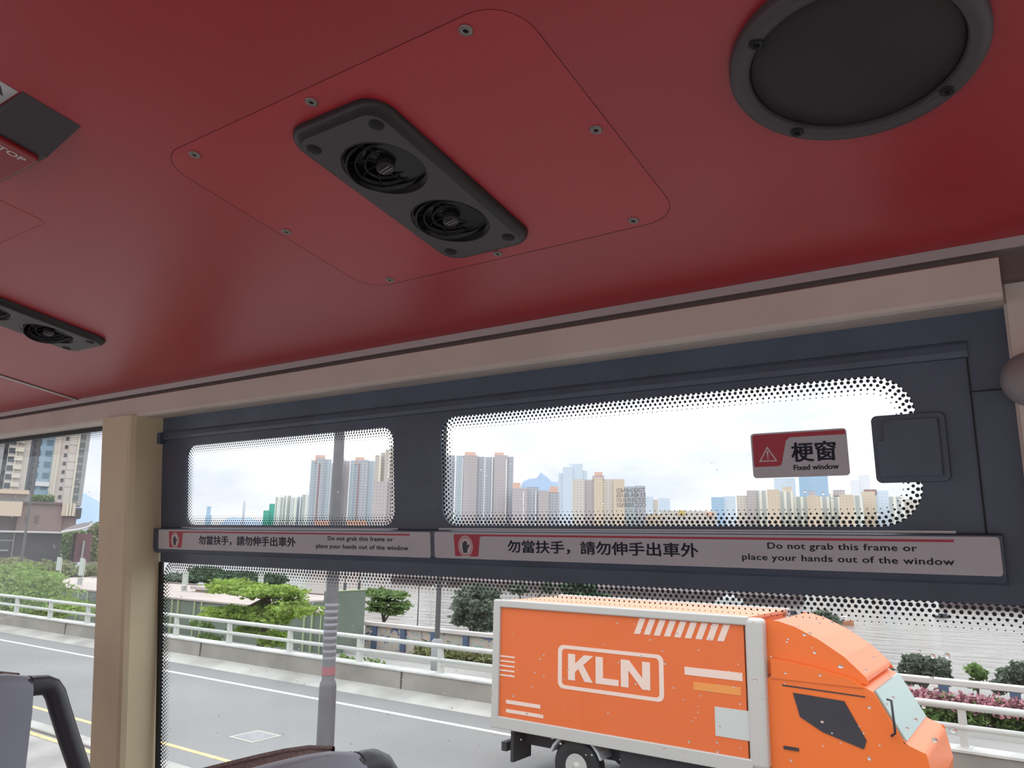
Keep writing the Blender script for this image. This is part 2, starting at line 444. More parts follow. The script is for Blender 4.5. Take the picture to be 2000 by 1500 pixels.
def frit_u(mb, op, r0, rows, pitch, step, w):
    """open band: up one side, along the top, down the other"""
    for i, r in enumerate(rows):
        o = i * step; q = max(r0 - o, 0.002)
        lp = [(op[0] + o, op[2])] + [(op[0] + o + q - q * math.cos(a), op[3] - o - q + q * math.sin(a)) for a in [math.pi / 2 * k / 6 for k in range(7)]]
        lp += [(op[1] - o - q + q * math.sin(a), op[3] - o - q + q * math.cos(a)) for a in [math.pi / 2 * k / 6 for k in range(7)]] + [(op[1] - o, op[2])]
        dots(mb, along(lp, False, pitch, 0.5 * (i % 2)), r, w)
fr = MB(); frit_u(fr, LOW, 0.03, (0.0026, 0.0024, 0.0021, 0.0017, 0.0012, 0.0007), 0.0070, 0.0050, -0.0046); fr.build('frit_dots', M_FRIT, w1)

# latch block on the larger upper light (dark plate with a stepped catch)
lt = MB().mesh
lu0, lv0 = wall_uv(1712, 944, 0.006); lu1, lv1 = wall_uv(1702, 813, 0.006)
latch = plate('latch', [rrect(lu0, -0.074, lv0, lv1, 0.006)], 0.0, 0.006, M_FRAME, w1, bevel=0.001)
cu0, cv0 = wall_uv(1716, 900, 0.012); cu1, cv1 = wall_uv(1722, 822, 0.012)
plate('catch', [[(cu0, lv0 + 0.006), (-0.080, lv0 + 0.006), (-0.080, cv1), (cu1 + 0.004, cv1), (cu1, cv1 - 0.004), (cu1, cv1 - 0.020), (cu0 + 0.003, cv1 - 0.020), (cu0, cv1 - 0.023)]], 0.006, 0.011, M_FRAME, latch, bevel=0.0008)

# second window beyond the pillar
w2 = MB().box(-3.2, -1.70, 0.2330, 0.2405, -0.02, 0.004).box(-3.2, -1.70, -0.72, -0.66, -0.02, 0.0).build('window_2', M_RUBBER, None, WF)
setp(w2, 'second bus window beyond the cream pillar with a thin black top bar', None, None, 'structure')
MB().box(-3.2, -1.70, 0.2405, 0.2450, -0.004, 0.010).build('window_trim', M_BEIGE, w2)
pane('glass_pane', -3.2, -1.70, -0.66, 0.2400, w2)
fr = MB()
for i, r in enumerate((0.0024, 0.0021, 0.0018, 0.0014, 0.0009)):
    dots(fr, along([(-2.7, 0.2330 - i * 0.0046), (-1.69, 0.2330 - i * 0.0046)], False, 0.0062, 0.5 * (i % 2)), r, -0.0046)
fr.build('frit_dots', M_FRIT, w2)

# ================================================================== STICKERS
def hand_sign(parent, cx, cy, s, w, asp):
    """no-grab pictogram: ring round a raised hand"""
    rg = plate('ring', [circ(cx, cy, 0.0105 * s, 28, 1.15), circ(cx, cy, 0.0093 * s, 28, 1.15)], w, w + 0.0002, M_WHITEINK, parent)
    plate('disc', [circ(cx, cy, 0.0085 * s, 28, 1.15)], w, w + 0.00015, M_WHITEINK, parent)
    hp = [(-0.0030, -0.0075), (0.0022, -0.0075), (0.0030, -0.0030), (0.0062, 0.0012), (0.0052, 0.0026), (0.0022, 0.0005), (0.0024, 0.0048), (0.0012, 0.0052),
          (0.0006, 0.0062), (-0.0006, 0.0062), (-0.0010, 0.0056), (-0.0022, 0.0056), (-0.0026, 0.0044), (-0.0040, 0.0040), (-0.0046, 0.0005), (-0.0040, -0.004)]
    plate('hand', [[(cx + x * s, cy + y * s) for x, y in hp]], w + 0.0002, w + 0.0004, M_INK, parent)
def bar_sticker(label, u0, u1, v0, v1, tagu, tagw, cjk, en1, en2, barend):
    t = thing('warning_sticker', label, 'sticker', WF @ T(u0, v0, 0.0136), 'warning stickers on the window rail')
    W_, H_ = u1 - u0, v1 - v0
    plate('backing', [rrect(0, W_, 0, H_, 0.0035, 4)], 0, 0.0006, M_STICK, t)
    a = tagu; b = tagu + tagw
    plate('red_tag', [[(a + 0.001, 0.0035), (b - 0.006, 0.0035), (b - 0.0045, 0.0050), (b - 0.001, H_ - 0.0065), (b + 0.004, H_ - 0.0055), (barend, H_ - 0.0055), (barend + 0.001, H_ - 0.0030), (a, H_ - 0.0030), (a - 0.001, H_ - 0.005)]], 0.0006, 0.0008, M_STICKR, t)
    hand_sign(t, a + tagw * 0.43, H_ * 0.47, (H_ / 0.0385) * 1.28, 0.0008, 1)
    me = text_mesh('勿當扶手，請勿伸手出車外', cjk[1] - cjk[0], 0.0168, 0.004, bold=0.00042); o = link('chinese_lettering', me, M_INK, t, T(cjk[0], H_ * 0.27, 0.0006))
    for txt, (x0, x1, y), in ((en1[0], en1[1]), (en2[0], en2[1])):
        me = text_mesh(txt, x1 - x0, None, 0.004, bold=0.00018, space=1.08)
        me.transform(Matrix.Diagonal((1, 0.0090 / max(v.co.y for v in me.vertices), 1, 1)))
        link('english_lettering', me, M_INK, t, T(x0, y, 0.0006))
    return t
SB = 0.0136
def su(px, py): return wall_uv(px, py, SB)[0]
a0, b0 = su(310, 1055), su(841, 1058)
bar_sticker('narrower white warning sticker below the smaller upper light, beside the cream pillar', a0, b0, -0.0195, 0.0178,
            su(331, 1055) - a0, su(358, 1055) - su(331, 1055), (su(389, 1060) - a0, su(578, 1062) - a0),
            ('Do not grab this frame or', (su(641, 1057) - a0, su(768, 1058) - a0, 0.0205)), ('place your hands out of the window', (su(618, 1070) - a0, su(798, 1071) - a0, 0.0078)), su(800, 1042) - a0)
a0, b0 = su(849, 1058), su(1955, 1080)
bar_sticker('wider white warning sticker below the larger upper light', a0, b0, -0.0190, 0.0182,
            su(888, 1058) - a0, su(939, 1058) - su(888, 1058), (su(992, 1068) - a0, su(1364, 1075) - a0),
            ('Do not grab this frame or', (su(1500, 1075) - a0, su(1792, 1080) - a0, 0.0200)), ('place your hands out of the window', (su(1450, 1090) - a0, su(1864, 1098) - a0, 0.0072)), su(1861, 1048) - a0)

# fixed-window sticker on the glass
fu0, fv0 = wall_uv(1478, 934, -0.011); fu1, fv1 = wall_uv(1656, 836, -0.011)
fu0 = wall_uv(1472, 892, -0.011)[0]; fu1 = wall_uv(1659, 882, -0.011)[0]
t = thing('window_sticker', 'red and white warning sticker on the glass of the larger upper light', 'sticker', WF @ T(fu0, fv0, -0.0048))
FW, FH = fu1 - fu0, fv1 - fv0
plate('backing', [rrect(0, FW, 0, FH, 0.004, 5)], 0, 0.0005, M_STICK, t)
plate('red_field', [[(0.002, FH * 0.25), (FW * 0.285, FH * 0.25), (FW * 0.315, FH * 0.28), (FW * 0.38, FH * 0.80), (FW * 0.42, FH * 0.87), (FW * 0.985, FH * 0.87), (FW * 0.985, FH * 0.965), (0.004, FH * 0.965), (0.002, FH * 0.93)]], 0.0005, 0.0007, M_STICKR, t)
tri = [(FW * 0.075, FH * 0.36), (FW * 0.275, FH * 0.36), (FW * 0.175, FH * 0.70)]
tri2 = [(FW * 0.098, FH * 0.385), (FW * 0.252, FH * 0.385), (FW * 0.175, FH * 0.645)]
plate('warning_triangle', [tri, tri2], 0.0007, 0.0009, M_WHITEINK, t)
plate('exclamation_mark', [[(FW * 0.170, FH * 0.455), (FW * 0.180, FH * 0.455), (FW * 0.186, FH * 0.60), (FW * 0.164, FH * 0.60)], circ(FW * 0.175, FH * 0.425, FW * 0.008, 10)], 0.0007, 0.0009, M_WHITEINK, t)
link('chinese_lettering', text_mesh('梗窗', FW * 0.45, FH * 0.42, 0.004, bold=0.0006), M_INK, t, T(FW * 0.43, FH * 0.33, 0.0005))
me = text_mesh('Fixed window', FW * 0.455, None, 0.004, bold=0.0002); link('english_lettering', me, M_INK, t, T(FW * 0.44, FH * 0.145, 0.0005))
# etched maker's mark on the glass, read from outside (mirrored here)
M_ETCH = mat('etched_glass_mark', (0.50, 0.52, 0.53), 0.8)
eu0, ev0 = wall_uv(1210, 990, -0.0115); eu1, ev1 = wall_uv(1264, 953, -0.0115)
et = thing('glass_mark', 'small mirrored etching on the glass above the skyline', 'marking', WF @ T(eu1, ev0, -0.0049))
for k, s in enumerate(('TOUGHENED', 'E3 43R-00105', 'DOT 158 M150 A71', 'CCC E000503')):
    link('etched_line', text_mesh(s, eu1 - eu0, 0.0052, 0.0), M_ETCH, et, T(0, (3 - k) * (ev1 - ev0) / 3.8, 0) @ Matrix.Diagonal((-1, 1, 1, 1)))

# ================================================================== CEILING FITTINGS
# access panel
pu0, pu1, ps0, ps1 = -0.681, -0.263, 0.157, 0.457
ap = thing('access_panel', 'red square ceiling panel with rounded corners around the twin air vent', 'panel', CF @ T(pu0, ps0, 0))
W_, H_ = pu1 - pu0, ps1 - ps0
VH = rrect(-0.4715 - pu0 - 0.05, -0.4715 - pu0 + 0.05, 0.305 - ps0 - 0.112, 0.305 - ps0 + 0.112, 0.015, 6)   # cut-out under the vent
plate('gap_shadow', [rrect(-0.0012, W_ + 0.0004, -0.0013, H_ + 0.0004, 0.036, 8), VH], 0.0, 0.00012, M_GAP, ap)
plate('plate', [rrect(0, W_, 0, H_, 0.035, 8), VH], 0.0, 0.0003, M_REDP, ap)
def screw_mb(r=0.0055):
    return (MB().lathe([(r, 0), (r, 0.0006), (r * 0.86, 0.0013), (r * 0.42, 0.0015), (r * 0.40, 0.0004), (0.0, 0.0004)], 18))
scr_me = screw_mb().mesh('screw')
hole_me = MB().lathe([(0.0024, 0.0), (0.0024, 0.0006), (0, 0.0006)], 6).mesh('socket')
for (u, s) in ((-0.638, 0.4435), (-0.473, 0.444), (-0.308, 0.446), (-0.276, 0.308), (-0.308, 0.169), (-0.474, 0.168), (-0.638, 0.167), (-0.6695, 0.304)):
    so = link('screw', scr_me, M_SCREW, ap, T(u - pu0, s - ps0, 0.0003))
    link('socket', hole_me, M_HOLE, so)

M_SKIRT = mat('black_plastic_edge_shade', (0.022, 0.019, 0.020), 0.38)  # skirt darker than the vent face: its shaded side is in the colour
def make_vent(u, s, label, tilts=(0.26, 0.20)):
    """twin-nozzle air vent: housing, screw recesses and two swivelling nozzles"""
    t = thing('air_vent', label, 'air vent', CF @ T(u, s, 0), 'twin air vents on the ceiling')
    hw, hl, hh = 0.0578, 0.1235, 0.0098
    holes = [circ(0, 0.0486, 0.0402, 44), circ(0, -0.0500, 0.0405, 44)]
    face = plate_mesh([rrect(-hw + 0.0095, hw - 0.0095, -hl + 0.0095, hl - 0.0095, 0.015, 8)] + holes, hh - 0.003, hh)
    ho = link('housing', face, M_BLACKP, t)
    rings = [(0.0, 0.0004, 0.024), (0.0006, 0.0040, 0.0234), (0.0028, 0.0072, 0.0215), (0.0062, 0.0092, 0.018), (0.0095, hh, 0.015)]
    sk = MB(); vs = []
    for ins, h, r in rings: vs += [(p[0], p[1], h) for p in rrect(-hw + ins, hw - ins, -hl + ins, hl - ins, r, 8)]
    m_ = len(vs) // len(rings)
    sk.add(vs, [(i * m_ + k, i * m_ + (k + 1) % m_, (i + 1) * m_ + (k + 1) % m_, (i + 1) * m_ + k) for i in range(len(rings) - 1) for k in range(m_)], True)
    sk.build('skirt', M_SKIRT, ho)
    for (x, y) in ((-0.0385, 0.1000), (0.0385, 0.1000), (-0.0385, -0.0995), (0.0385, -0.0995)):
        MB().lathe([(0.0068, 0.0), (0.0068, 0.0004), (0.0, 0.0004)], 20).build('screw_recess', M_HOLE, t, T(x, y, hh))
    for cy_, tilt in ((0.0486, tilts[0]), (-0.0500, tilts[1])):
        nz = MB().lathe([(0.0408, -0.003), (0.0405, 0.0035), (0.0385, 0.0044), (0.0378, -0.012), (0.0, -0.014)], 40, (0, 0, 0.0055))
        no = nz.build('nozzle', M_BLACKG, t, T(0, cy_, 0))
        Rm = T(0, 0, 0.0045) @ Matrix.Rotation(tilt, 4, Vector((0.25, 1.0, 0)).normalized())
        bl = MB().lathe([(0.0360, -0.010), (0.0362, 0.002), (0.0352, 0.0030), (0.0345, 0.0024), (0.0340, -0.008), (0.0, -0.010)], 40)
        bl.build('swivel_ring', M_BLACKG, no, Rm)
        vn = MB()
        for r0 in (0.0185, 0.0275): vn.lathe([(r0 + 0.0006, -0.006), (r0 + 0.0006, 0.0010), (r0 - 0.0006, 0.0010), (r0 - 0.0006, -0.006)], 36)
        for k in range(8):
            a = math.radians(45 * k + 12)
            c, s_ = math.cos(a), math.sin(a)
            vn.tube([(0.006 * c, 0.006 * s_, -0.001), (0.018 * math.cos(a + 0.25), 0.018 * math.sin(a + 0.25), 0.0), (0.034 * math.cos(a + 0.6), 0.034 * math.sin(a + 0.6), -0.001)], 0.0006, 6)
        vn.build('vane', M_BLACKG, no, Rm)
        kn = MB().lathe([(0.0085, -0.004), (0.0085, 0.0048), (0.0078, 0.0056), (0.0, 0.0056)], 24).build('knob', M_SKIRT, no, Rm)
        MB().box(-0.006, 0.006, -0.0022, -0.0012, 0.0056, 0.0064).box(-0.006, 0.006, 0.0012, 0.0022, 0.0056, 0.0064).build('grip', M_SCREW, kn)
    return t
make_vent(-0.4715, 0.3050, 'black twin-nozzle air vent set in the red square ceiling panel')
make_vent(-1.311, 0.3050, 'black twin-nozzle air vent by the pale joint strip, partly out of frame', (0.3, 0.34))

# loudspeaker
sp = thing('loudspeaker', 'large round black loudspeaker with mesh grille on the red ceiling', 'speaker', CF @ T(-0.0785, 0.2990, 0))
MB().lathe([(0.0830, 0.0), (0.0830, 0.006), (0.0815, 0.0085), (0.0760, 0.0105), (0.0705, 0.0100), (0.0690, 0.0075), (0.0690, 0.004)], 72).build('bezel', M_BLACKP, sp)
def grille_mat():
    m = mat('speaker_mesh', (0.014, 0.012, 0.013), 0.6)
    nt = m.node_tree; b = nt.nodes['Principled BSDF']; N = nt.nodes.new; L = nt.links.new
    tc = N('ShaderNodeTexCoord'); ck = N('ShaderNodeTexVoronoi'); ck.inputs['Scale'].default_value = 650; ck.inputs['Randomness'].default_value = 0.0
    rp = N('ShaderNodeValToRGB'); rp.color_ramp.elements[0].position = 0.35; rp.color_ramp.elements[0].color = (0.003, 0.003, 0.003, 1)
    rp.color_ramp.elements[1].position = 0.5; rp.color_ramp.elements[1].color = (0.030, 0.026, 0.027, 1)
    L(tc.outputs['Object'], ck.inputs['Vector']); L(ck.outputs['Distance'], rp.inputs[0]); L(rp.outputs[0], b.inputs['Base Color'])
    return m
MB().lathe([(0.0690, 0.004), (0.0670, 0.0052), (0.0, 0.0056)], 64).build('grille', grille_mat(), sp)
for a in (45, 135, 225, 315):
    x, y = 0.0727 * math.cos(math.radians(a)), 0.0727 * math.sin(math.radians(a))
    so = link('screw', screw_mb(0.0052).mesh('screw'), M_BLACKG, sp, T(x, y, 0.0100)); link('socket', hole_me, M_HOLE, so)

# stop bell with sloping black body
bs = thing('stop_bell', 'black wedge bell push with a red button at the edge of the ceiling', 'bell push', CF @ T(-0.80, 0.545, 0))
bprof = [(0.099, 0.0), (0.044, 0.018), (-0.060, 0.018), (-0.095, 0.0)]
MB().prism([(p[0], p[1]) for p in bprof], -0.024, 0.028, 1).build('body', M_BLACKP, bs, None, 0.002)
rb = plate('button', [rrect(-0.050, 0.040, -0.021, 0.024, 0.006)], 0.0178, 0.0225, mat('red_bell_plastic', (0.30, 0.012, 0.018), 0.25), bs, bevel=0.0012)
link('lettering', text_mesh('STOP', 0.030, 0.0085, 0.01), M_WHITEINK, rb, T(0.022, 0.0165, 0.0226) @ Matrix.Rotation(-math.pi / 2, 4, 'Z'))
# white label beside it, arrow and letters
c0 = ceil_us(36, 179)
lb = thing('arrow_label', 'white label with a black arrow beside the bell push', 'label', CF @ T(c0[0], c0[1], 0))
plate('backing', [[(0, 0), (-0.14, 0.0), (-0.14, 0.036), (0, 0.036)]], 0, 0.0006, M_STICK, lb)
plate('arrow', [[(-0.006, 0.012), (-0.020, 0.020), (-0.018, 0.0155), (-0.055, 0.0155), (-0.055, 0.0085), (-0.018, 0.0085), (-0.020, 0.004)]], 0.0006, 0.0008, M_INK, lb)
link('lettering', text_mesh('L', None, 0.010, 0.01), M_INK, lb, T(-0.030, 0.023, 0.0006))
# faint rectangular patch on the ceiling
plate_ = plate('ceiling_patch', [rrect(-1.20, -0.934, 0.44, 0.53, 0.01), rrect(-1.199, -0.9353, 0.4413, 0.5287, 0.009)], 0.0, 0.0003, mat('pale_red_line', (0.5, 0.09, 0.10), 0.5), None, CF)
setp(plate_, 'faint rectangular outline on the red ceiling', None, None, 'structure')
# round knob on the pillar
ku, kv = wall_uv(2017, 738, 0.04)
kb = thing('round_knob', 'grey round rubber knob on the beige pillar', 'knob', WF @ T(ku, kv, 0.024))
MB().lathe([(0.0250, 0.0), (0.0255, 0.004), (0.0240, 0.012), (0.0190, 0.019), (0.0100, 0.0225), (0.0, 0.0235)], 40).build('cap', M_KNOB, kb)
MB().lathe([(0.0262, 0.0), (0.0262, 0.003), (0.0252, 0.0045)], 40).build('collar', M_KNOB, kb)

# ================================================================== SEATS
def make_seat(label):
    """bus seat seen from behind: grey shell, brown upholstery on its far side, black grab handle at the window side"""
    t = thing('bus_seat', label, 'seat', T(0, 0, 2.44), 'bus seats along the window')
    y0, y1, zt = 0.18, 0.652, 1.158
    def sec(y):                                   # top line dips towards the shoulders
        k = (y - 0.44) / 0.215
        return zt - 0.012 * abs(k) ** 6
    ys = [y0 + (y1 - y0) * i / 14 for i in range(15)]
    def shell(xa, xb, ztop, zbot, inset=0.0):
        mb = MB(); rows = []
        for i, y in enumerate(ys):
            yy = 0.436 + (y - 0.436) * (1 - inset)
            z = ztop + (sec(y) - zt)
            rows.append([(xb + 0.05, yy, zbot), (xb + 0.012, yy, z - 0.30), (xb, yy, z - 0.05), (xb - 0.006, yy, z - 0.014), (xb - 0.020, yy, z), (xa + 0.014, yy, z), (xa + 0.004, yy, z - 0.010), (xa, yy, z - 0.05), (xa + 0.012, yy, z - 0.30), (xa + 0.05, yy, zbot)])
        m = len(rows[0]); vs = [p for r in rows for p in r]
        fs = [(i * m + j, (i + 1) * m + j, (i + 1) * m + (j + 1) % m, i * m + (j + 1) % m) for i in range(len(rows) - 1) for j in range(m)]
        mb.add(vs, fs, True); mb.add(rows[0], [tuple(range(m))]); mb.add(rows[-1], [tuple(range(m))[::-1]])
        return mb
    shell(-0.020, 0.030, zt - 0.012, 0.42).build('back_shell', M_SEATG, t, None, 0.004)
    shell(-0.044, -0.020, zt - 0.011, 0.45, 0.0).build('backrest', M_FABRIC, t, None, 0.006)
    MB().box(-0.50, -0.03, y0 + 0.02, y1 - 0.02, 0.36, 0.46).build('cushion', M_FABRIC, t, None, 0.03, 3)
    MB().box(-0.46, -0.06, y0 + 0.06, y1 - 0.06, 0.30, 0.36).box(-0.40, -0.32, 0.38, 0.48, 0.0, 0.31).build('pedestal', M_SEATG, t, None, 0.01)
    zt2 = zt - 0.022
    pts = [(0.004, y1 - 0.012, zt2 - 0.017), (0.004, y1 + 0.012, zt2 - 0.017), (0.004, y1 + 0.026, zt2 - 0.018), (0.006, y1 + 0.036, zt2 - 0.023), (0.009, y1 + 0.043, zt2 - 0.034), (0.013, y1 + 0.050, zt2 - 0.055), (0.022, y1 + 0.068, zt2 - 0.105), (0.035, y1 + 0.095, zt2 - 0.175), (0.04, y1 + 0.098, zt2 - 0.30), (0.04, y1 + 0.07, zt2 - 0.36), (0.04, y1 - 0.02, zt2 - 0.38)]
    h = MB().tube(pts, 0.0160, 14, True, 1.1).build('grab_handle', M_HANDLE, t)
    MB().tube([(0.004, y1 - 0.0005, zt2 - 0.017), (0.004, y1 + 0.0015, zt2 - 0.017)], 0.0170, 14).build('joint_collar', M_RUBBER, h)
    return t
s0 = make_seat('grey-backed bus seat nearest the camera, only its rounded top showing')
s0.location = (-0.65, 0.0, 2.44)
s1 = copy_tree(s0); s1['label'] = 'grey-backed bus seat in front of the cream pillar with its black grab handle in view'
s1.location = (-1.40, 0.0, 2.44)

# ================================================================== RAINDROPS
def raindrops(name, label, spots, w):
    mb = MB()
    for (u, v, r) in spots:
        e = random.uniform(0.75, 1.15); a = random.uniform(0.9, 1.3)
        prof = [(r * math.cos(t), -r * 0.62 * math.sin(t)) for t in [0, 0.35, 0.75, 1.15, 1.57]]
        prof[-1] = (0.0, prof[-1][1])
        mb.lathe(prof[::-1], 10, (u, v, w), a, e)
    o = mb.build(name, M_DROP, None, WF)
    b_ = bmesh.new(); b_.from_mesh(o.data); bmesh.ops.remove_doubles(b_, verts=b_.verts, dist=1e-6); bmesh.ops.recalc_face_normals(b_, faces=b_.faces); b_.to_mesh(o.data); b_.free()
    return setp(o, label, 'raindrops', None, 'stuff')
M_DROP = bpy.data.materials.new('water_drop'); M_DROP.use_nodes = True
_b = M_DROP.node_tree.nodes['Principled BSDF']; _b.inputs['Transmission Weight'].default_value = 1.0; _b.inputs['IOR'].default_value = 1.33
_b.inputs['Roughness'].default_value = 0.02; _b.inputs['Base Color'].default_value = (1, 1, 1, 1)
spots = []
for _ in range(110):
    px = random.uniform(980, 1780); py = random.uniform(1170, 1490)
    u, v = wall_uv(px, py, -0.009); spots.append((u, v, random.choice((0.0008, 0.0010, 0.0012, 0.0016))))
for _ in range(60):
    px = random.uniform(330, 980); py = random.uniform(1160, 1490)
    u, v = wall_uv(px, py, -0.009); spots.append((u, v, random.choice((0.0010, 0.0012, 0.0016))))
for px, py, r in ((1822, 1282, 0.0030), (1795, 1272, 0.0022), (1850, 1281, 0.0034), (1862, 1427, 0.0036), (1826, 1446, 0.003), (1788, 1406, 0.0026), (1804, 1381, 0.0028), (1571, 1240, 0.0024), (1582, 1238, 0.0022), (1642, 1302, 0.003), (1698, 1482, 0.003), (1820, 1324, 0.0024)):
    u, v = wall_uv(px, py, -0.009); spots.append((u, v, r * 0.8))
raindrops('raindrops', 'scattered raindrops clinging to the lower pane of the main window', spots, -0.0092)
spots = []
for px, py, r in ((939, 917, 0.002), (950, 928, 0.002), (1022, 989, 0.0022), (1019, 973, 0.0015), (1094, 943, 0.0014), (1178, 982, 0.0018), (1025, 953, 0.0014), (1608, 964, 0.002), (1625, 975, 0.0022), (1572, 960, 0.0022), (1758, 975, 0.0016), (1715, 1003, 0.002),
                  (660, 961, 0.0016), (616, 1003, 0.0018), (714, 946, 0.002), (673, 1006, 0.0015), (727, 988, 0.0014), (875, 904, 0.0016), (998, 905, 0.0016), (1390, 905, 0.0015), (1400, 918, 0.0014)):
    u, v = wall_uv(px, py, -0.009); spots.append((u, v, r * 0.8))
raindrops('raindrops', 'few raindrops on the two upper lights', spots, -0.0092)
spots = []
for _ in range(34):
    px = random.uniform(0, 185); py = random.uniform(880, 1400)
    u, v = wall_uv(px, py, -0.009); spots.append((u, v, random.choice((0.0012, 0.0016, 0.002))))
raindrops('raindrops', 'raindrops on the second window beyond the cream pillar', spots, -0.0092)

# ================================================================== ROAD
def road_mat():
    m = mat('wet_asphalt', (0.205, 0.203, 0.198), 0.55, var=0.10, scale=0.35, bump=0.10, bscale=60, spec=0.35)
    return m
ROADX0, ROADX1 = -120.0, 40.0
struct('road', MB().box(ROADX0, ROADX1, -8.0, 15.02, -0.5, 0.0), road_mat(), label='grey asphalt flyover road')
M_LINE = mat('white_road_paint', (0.62, 0.61, 0.57), 0.6, var=0.2, scale=6)
M_YEL = mat('yellow_road_paint', (0.68, 0.50, 0.23), 0.6, var=0.25, scale=5)
M_CONC = mat('weathered_concrete', (0.28, 0.262, 0.232), 0.85, var=0.22, scale=0.9)
M_CONCL = mat('pale_concrete_kerb', (0.38, 0.37, 0.34), 0.85, var=0.28, scale=0.7)
M_COPE = mat('pale_coping', (0.55, 0.55, 0.52), 0.8, var=0.22, scale=1.4)  # coping set paler than the wall below
struct('road_marking_1', MB().box(ROADX0, ROADX1, 13.84, 13.99, 0.0, 0.004), M_LINE, label='solid white edge line along the far lane')
struct('road_marking_2', MB().box(ROADX0, ROADX1, 9.16, 9.27, 0.0, 0.004), M_YEL, label='yellow line along the far side of the median')
struct('road_marking_3', MB().box(ROADX0, ROADX1, 8.00, 8.12, 0.0, 0.004), M_YEL, label='yellow line along the near side of the median')
struct('median_kerb', MB().box(ROADX0, ROADX1, 8.20, 8.50, 0.0, 0.05), M_CONCL, label='low pale kerb of the median strip', bevel=0.02)
struct('median_apron', MB().box(ROADX0, ROADX1, 4.6, 7.96, 0.0, 0.003), mat('puddled_concrete', (0.27, 0.25, 0.235), 0.35, var=0.45, scale=0.8), label='wet concrete apron beside the bus lane')
dc = thing('drain_cover', 'square drain cover with pale rim in the grey road', 'drain cover', T(-13.32, 10.62, 0.0))
MB().box(-0.37, 0.37, -0.36, 0.36, 0.0, 0.006).build('rim', mat('cover_rim', (0.40, 0.39, 0.34), 0.7), dc)
MB().box(-0.29, 0.29, -0.28, 0.28, 0.0, 0.010).build('plate', mat('cover_plate', (0.25, 0.25, 0.26), 0.5, var=0.2, scale=8), dc)

# parapet: sloping kerb, concrete upstand, pale coping
struct('parapet_kerb', MB().prism([(14.98, 0.0), (15.10, 0.04), (15.68, 0.135), (15.68, -0.6), (14.98, -0.6)], ROADX0, ROADX1, 0), M_CONCL, label='sloping pale kerb at the foot of the flyover parapet')
struct('parapet_wall', MB().prism([(15.66, 0.0), (15.69, 0.56), (16.02, 0.56), (16.02, -2.4), (15.66, -2.4)], ROADX0, ROADX1, 0), M_CONC, label='grey concrete flyover parapet under the metal rails')
struct('parapet_coping', MB().prism([(15.665, 0.555), (15.665, 0.595), (15.70, 0.615), (16.00, 0.615), (16.04, 0.595), (16.04, 0.555)], ROADX0, ROADX1, 0), M_COPE, label='pale coping on the flyover parapet')
jm = MB()
for k in range(-13, 5): jm.box(-14.1 + 8.6 * k, -14.07 + 8.6 * k, 15.655, 15.70, 0.10, 0.556)
struct('parapet_joint', jm, mat('joint_filler', (0.09, 0.085, 0.08), 0.9), label='dark joints in the flyover parapet')
# railing
M_RAIL = mat('pale_grey_rail_paint', (0.54, 0.55, 0.515), 0.45, var=0.08, scale=2)
gr = thing('guard_railing', 'pale grey two-rail metal railing on top of the flyover parapet', 'railing', T(0, 15.85, 0.61))
def ell(cy_, cz, ry, rz, n=12): return [(cy_ + ry * math.cos(2 * math.pi * k / n), cz + rz * math.sin(2 * math.pi * k / n)) for k in range(n)]
MB().prism(ell(-0.03, 0.655, 0.055, 0.060), -75.9, 7.05, 0, True).build('top_rail', M_RAIL, gr)
MB().prism(ell(-0.03, 0.320, 0.045, 0.052), -75.9, 7.05, 0, True).build('lower_rail', M_RAIL, gr)
pm = MB().prism([(-0.055, 0.012), (-0.055, 0.60), (-0.03, 0.64), (0.03, 0.62), (0.075, 0.30), (0.10, 0.012)], -0.06, 0.06, 0).box(-0.11, 0.11, -0.12, 0.15, 0.0, 0.014)
pme = pm.mesh('post')
for k in range(-18, 12): link('post', pme, M_RAIL, gr, T(-24.40 + 2.862 * k, 0, 0))
M_WHITEP = mat('white_road_spill', (0.5, 0.5, 0.48), 0.8)

# lamp post on the median, close to the bus
M_POST = mat('grey_lamp_post', (0.135, 0.130, 0.135), 0.5, var=0.15, scale=3)
b0 = Vector((-9.26, 8.70, 0.0))
lp = thing('street_lamp', 'thick grey lamp post with pale bands standing on the median', 'lamp post', T(*b0) @ Matrix.Rotation(math.radians(-1.6), 4, 'Y'))
MB().lathe([(0.135, 0.0), (0.130, 1.62), (0.118, 1.70), (0.100, 1.72), (0.098, 2.6), (0.086, 4.6), (0.076, 6.6), (0.06, 9.4)], 24).build('shaft', M_POST, lp)
MB().lathe([(0.20, 0.0), (0.20, 0.05), (0.14, 0.10)], 24).build('base', M_POST, lp)
MB().lathe([(0.1035, 1.80), (0.1035, 1.92)], 24).build('red_band', mat('faded_red_band', (0.34, 0.14, 0.15), 0.6), lp)
M_BAND = mat('pale_post_band', (0.27, 0.27, 0.29), 0.5)
bandme = MB().lathe([(0.098, 0.0), (0.1025, 0.008), (0.1025, 0.040), (0.0975, 0.048)], 24).mesh('band')
for k in range(9): link('band', bandme, M_BAND, lp, T(0, 0, 2.02 + 0.098 * k))
MB().tube([(0, 0, 9.35), (0, 0.25, 9.6), (0, 1.6, 9.8)], 0.05, 10).build('arm', M_POST, lp)
MB().box(-0.16, 0.16, 1.5, 2.3, 9.74, 9.86).build('lantern', M_BAND, lp, None, 0.04)

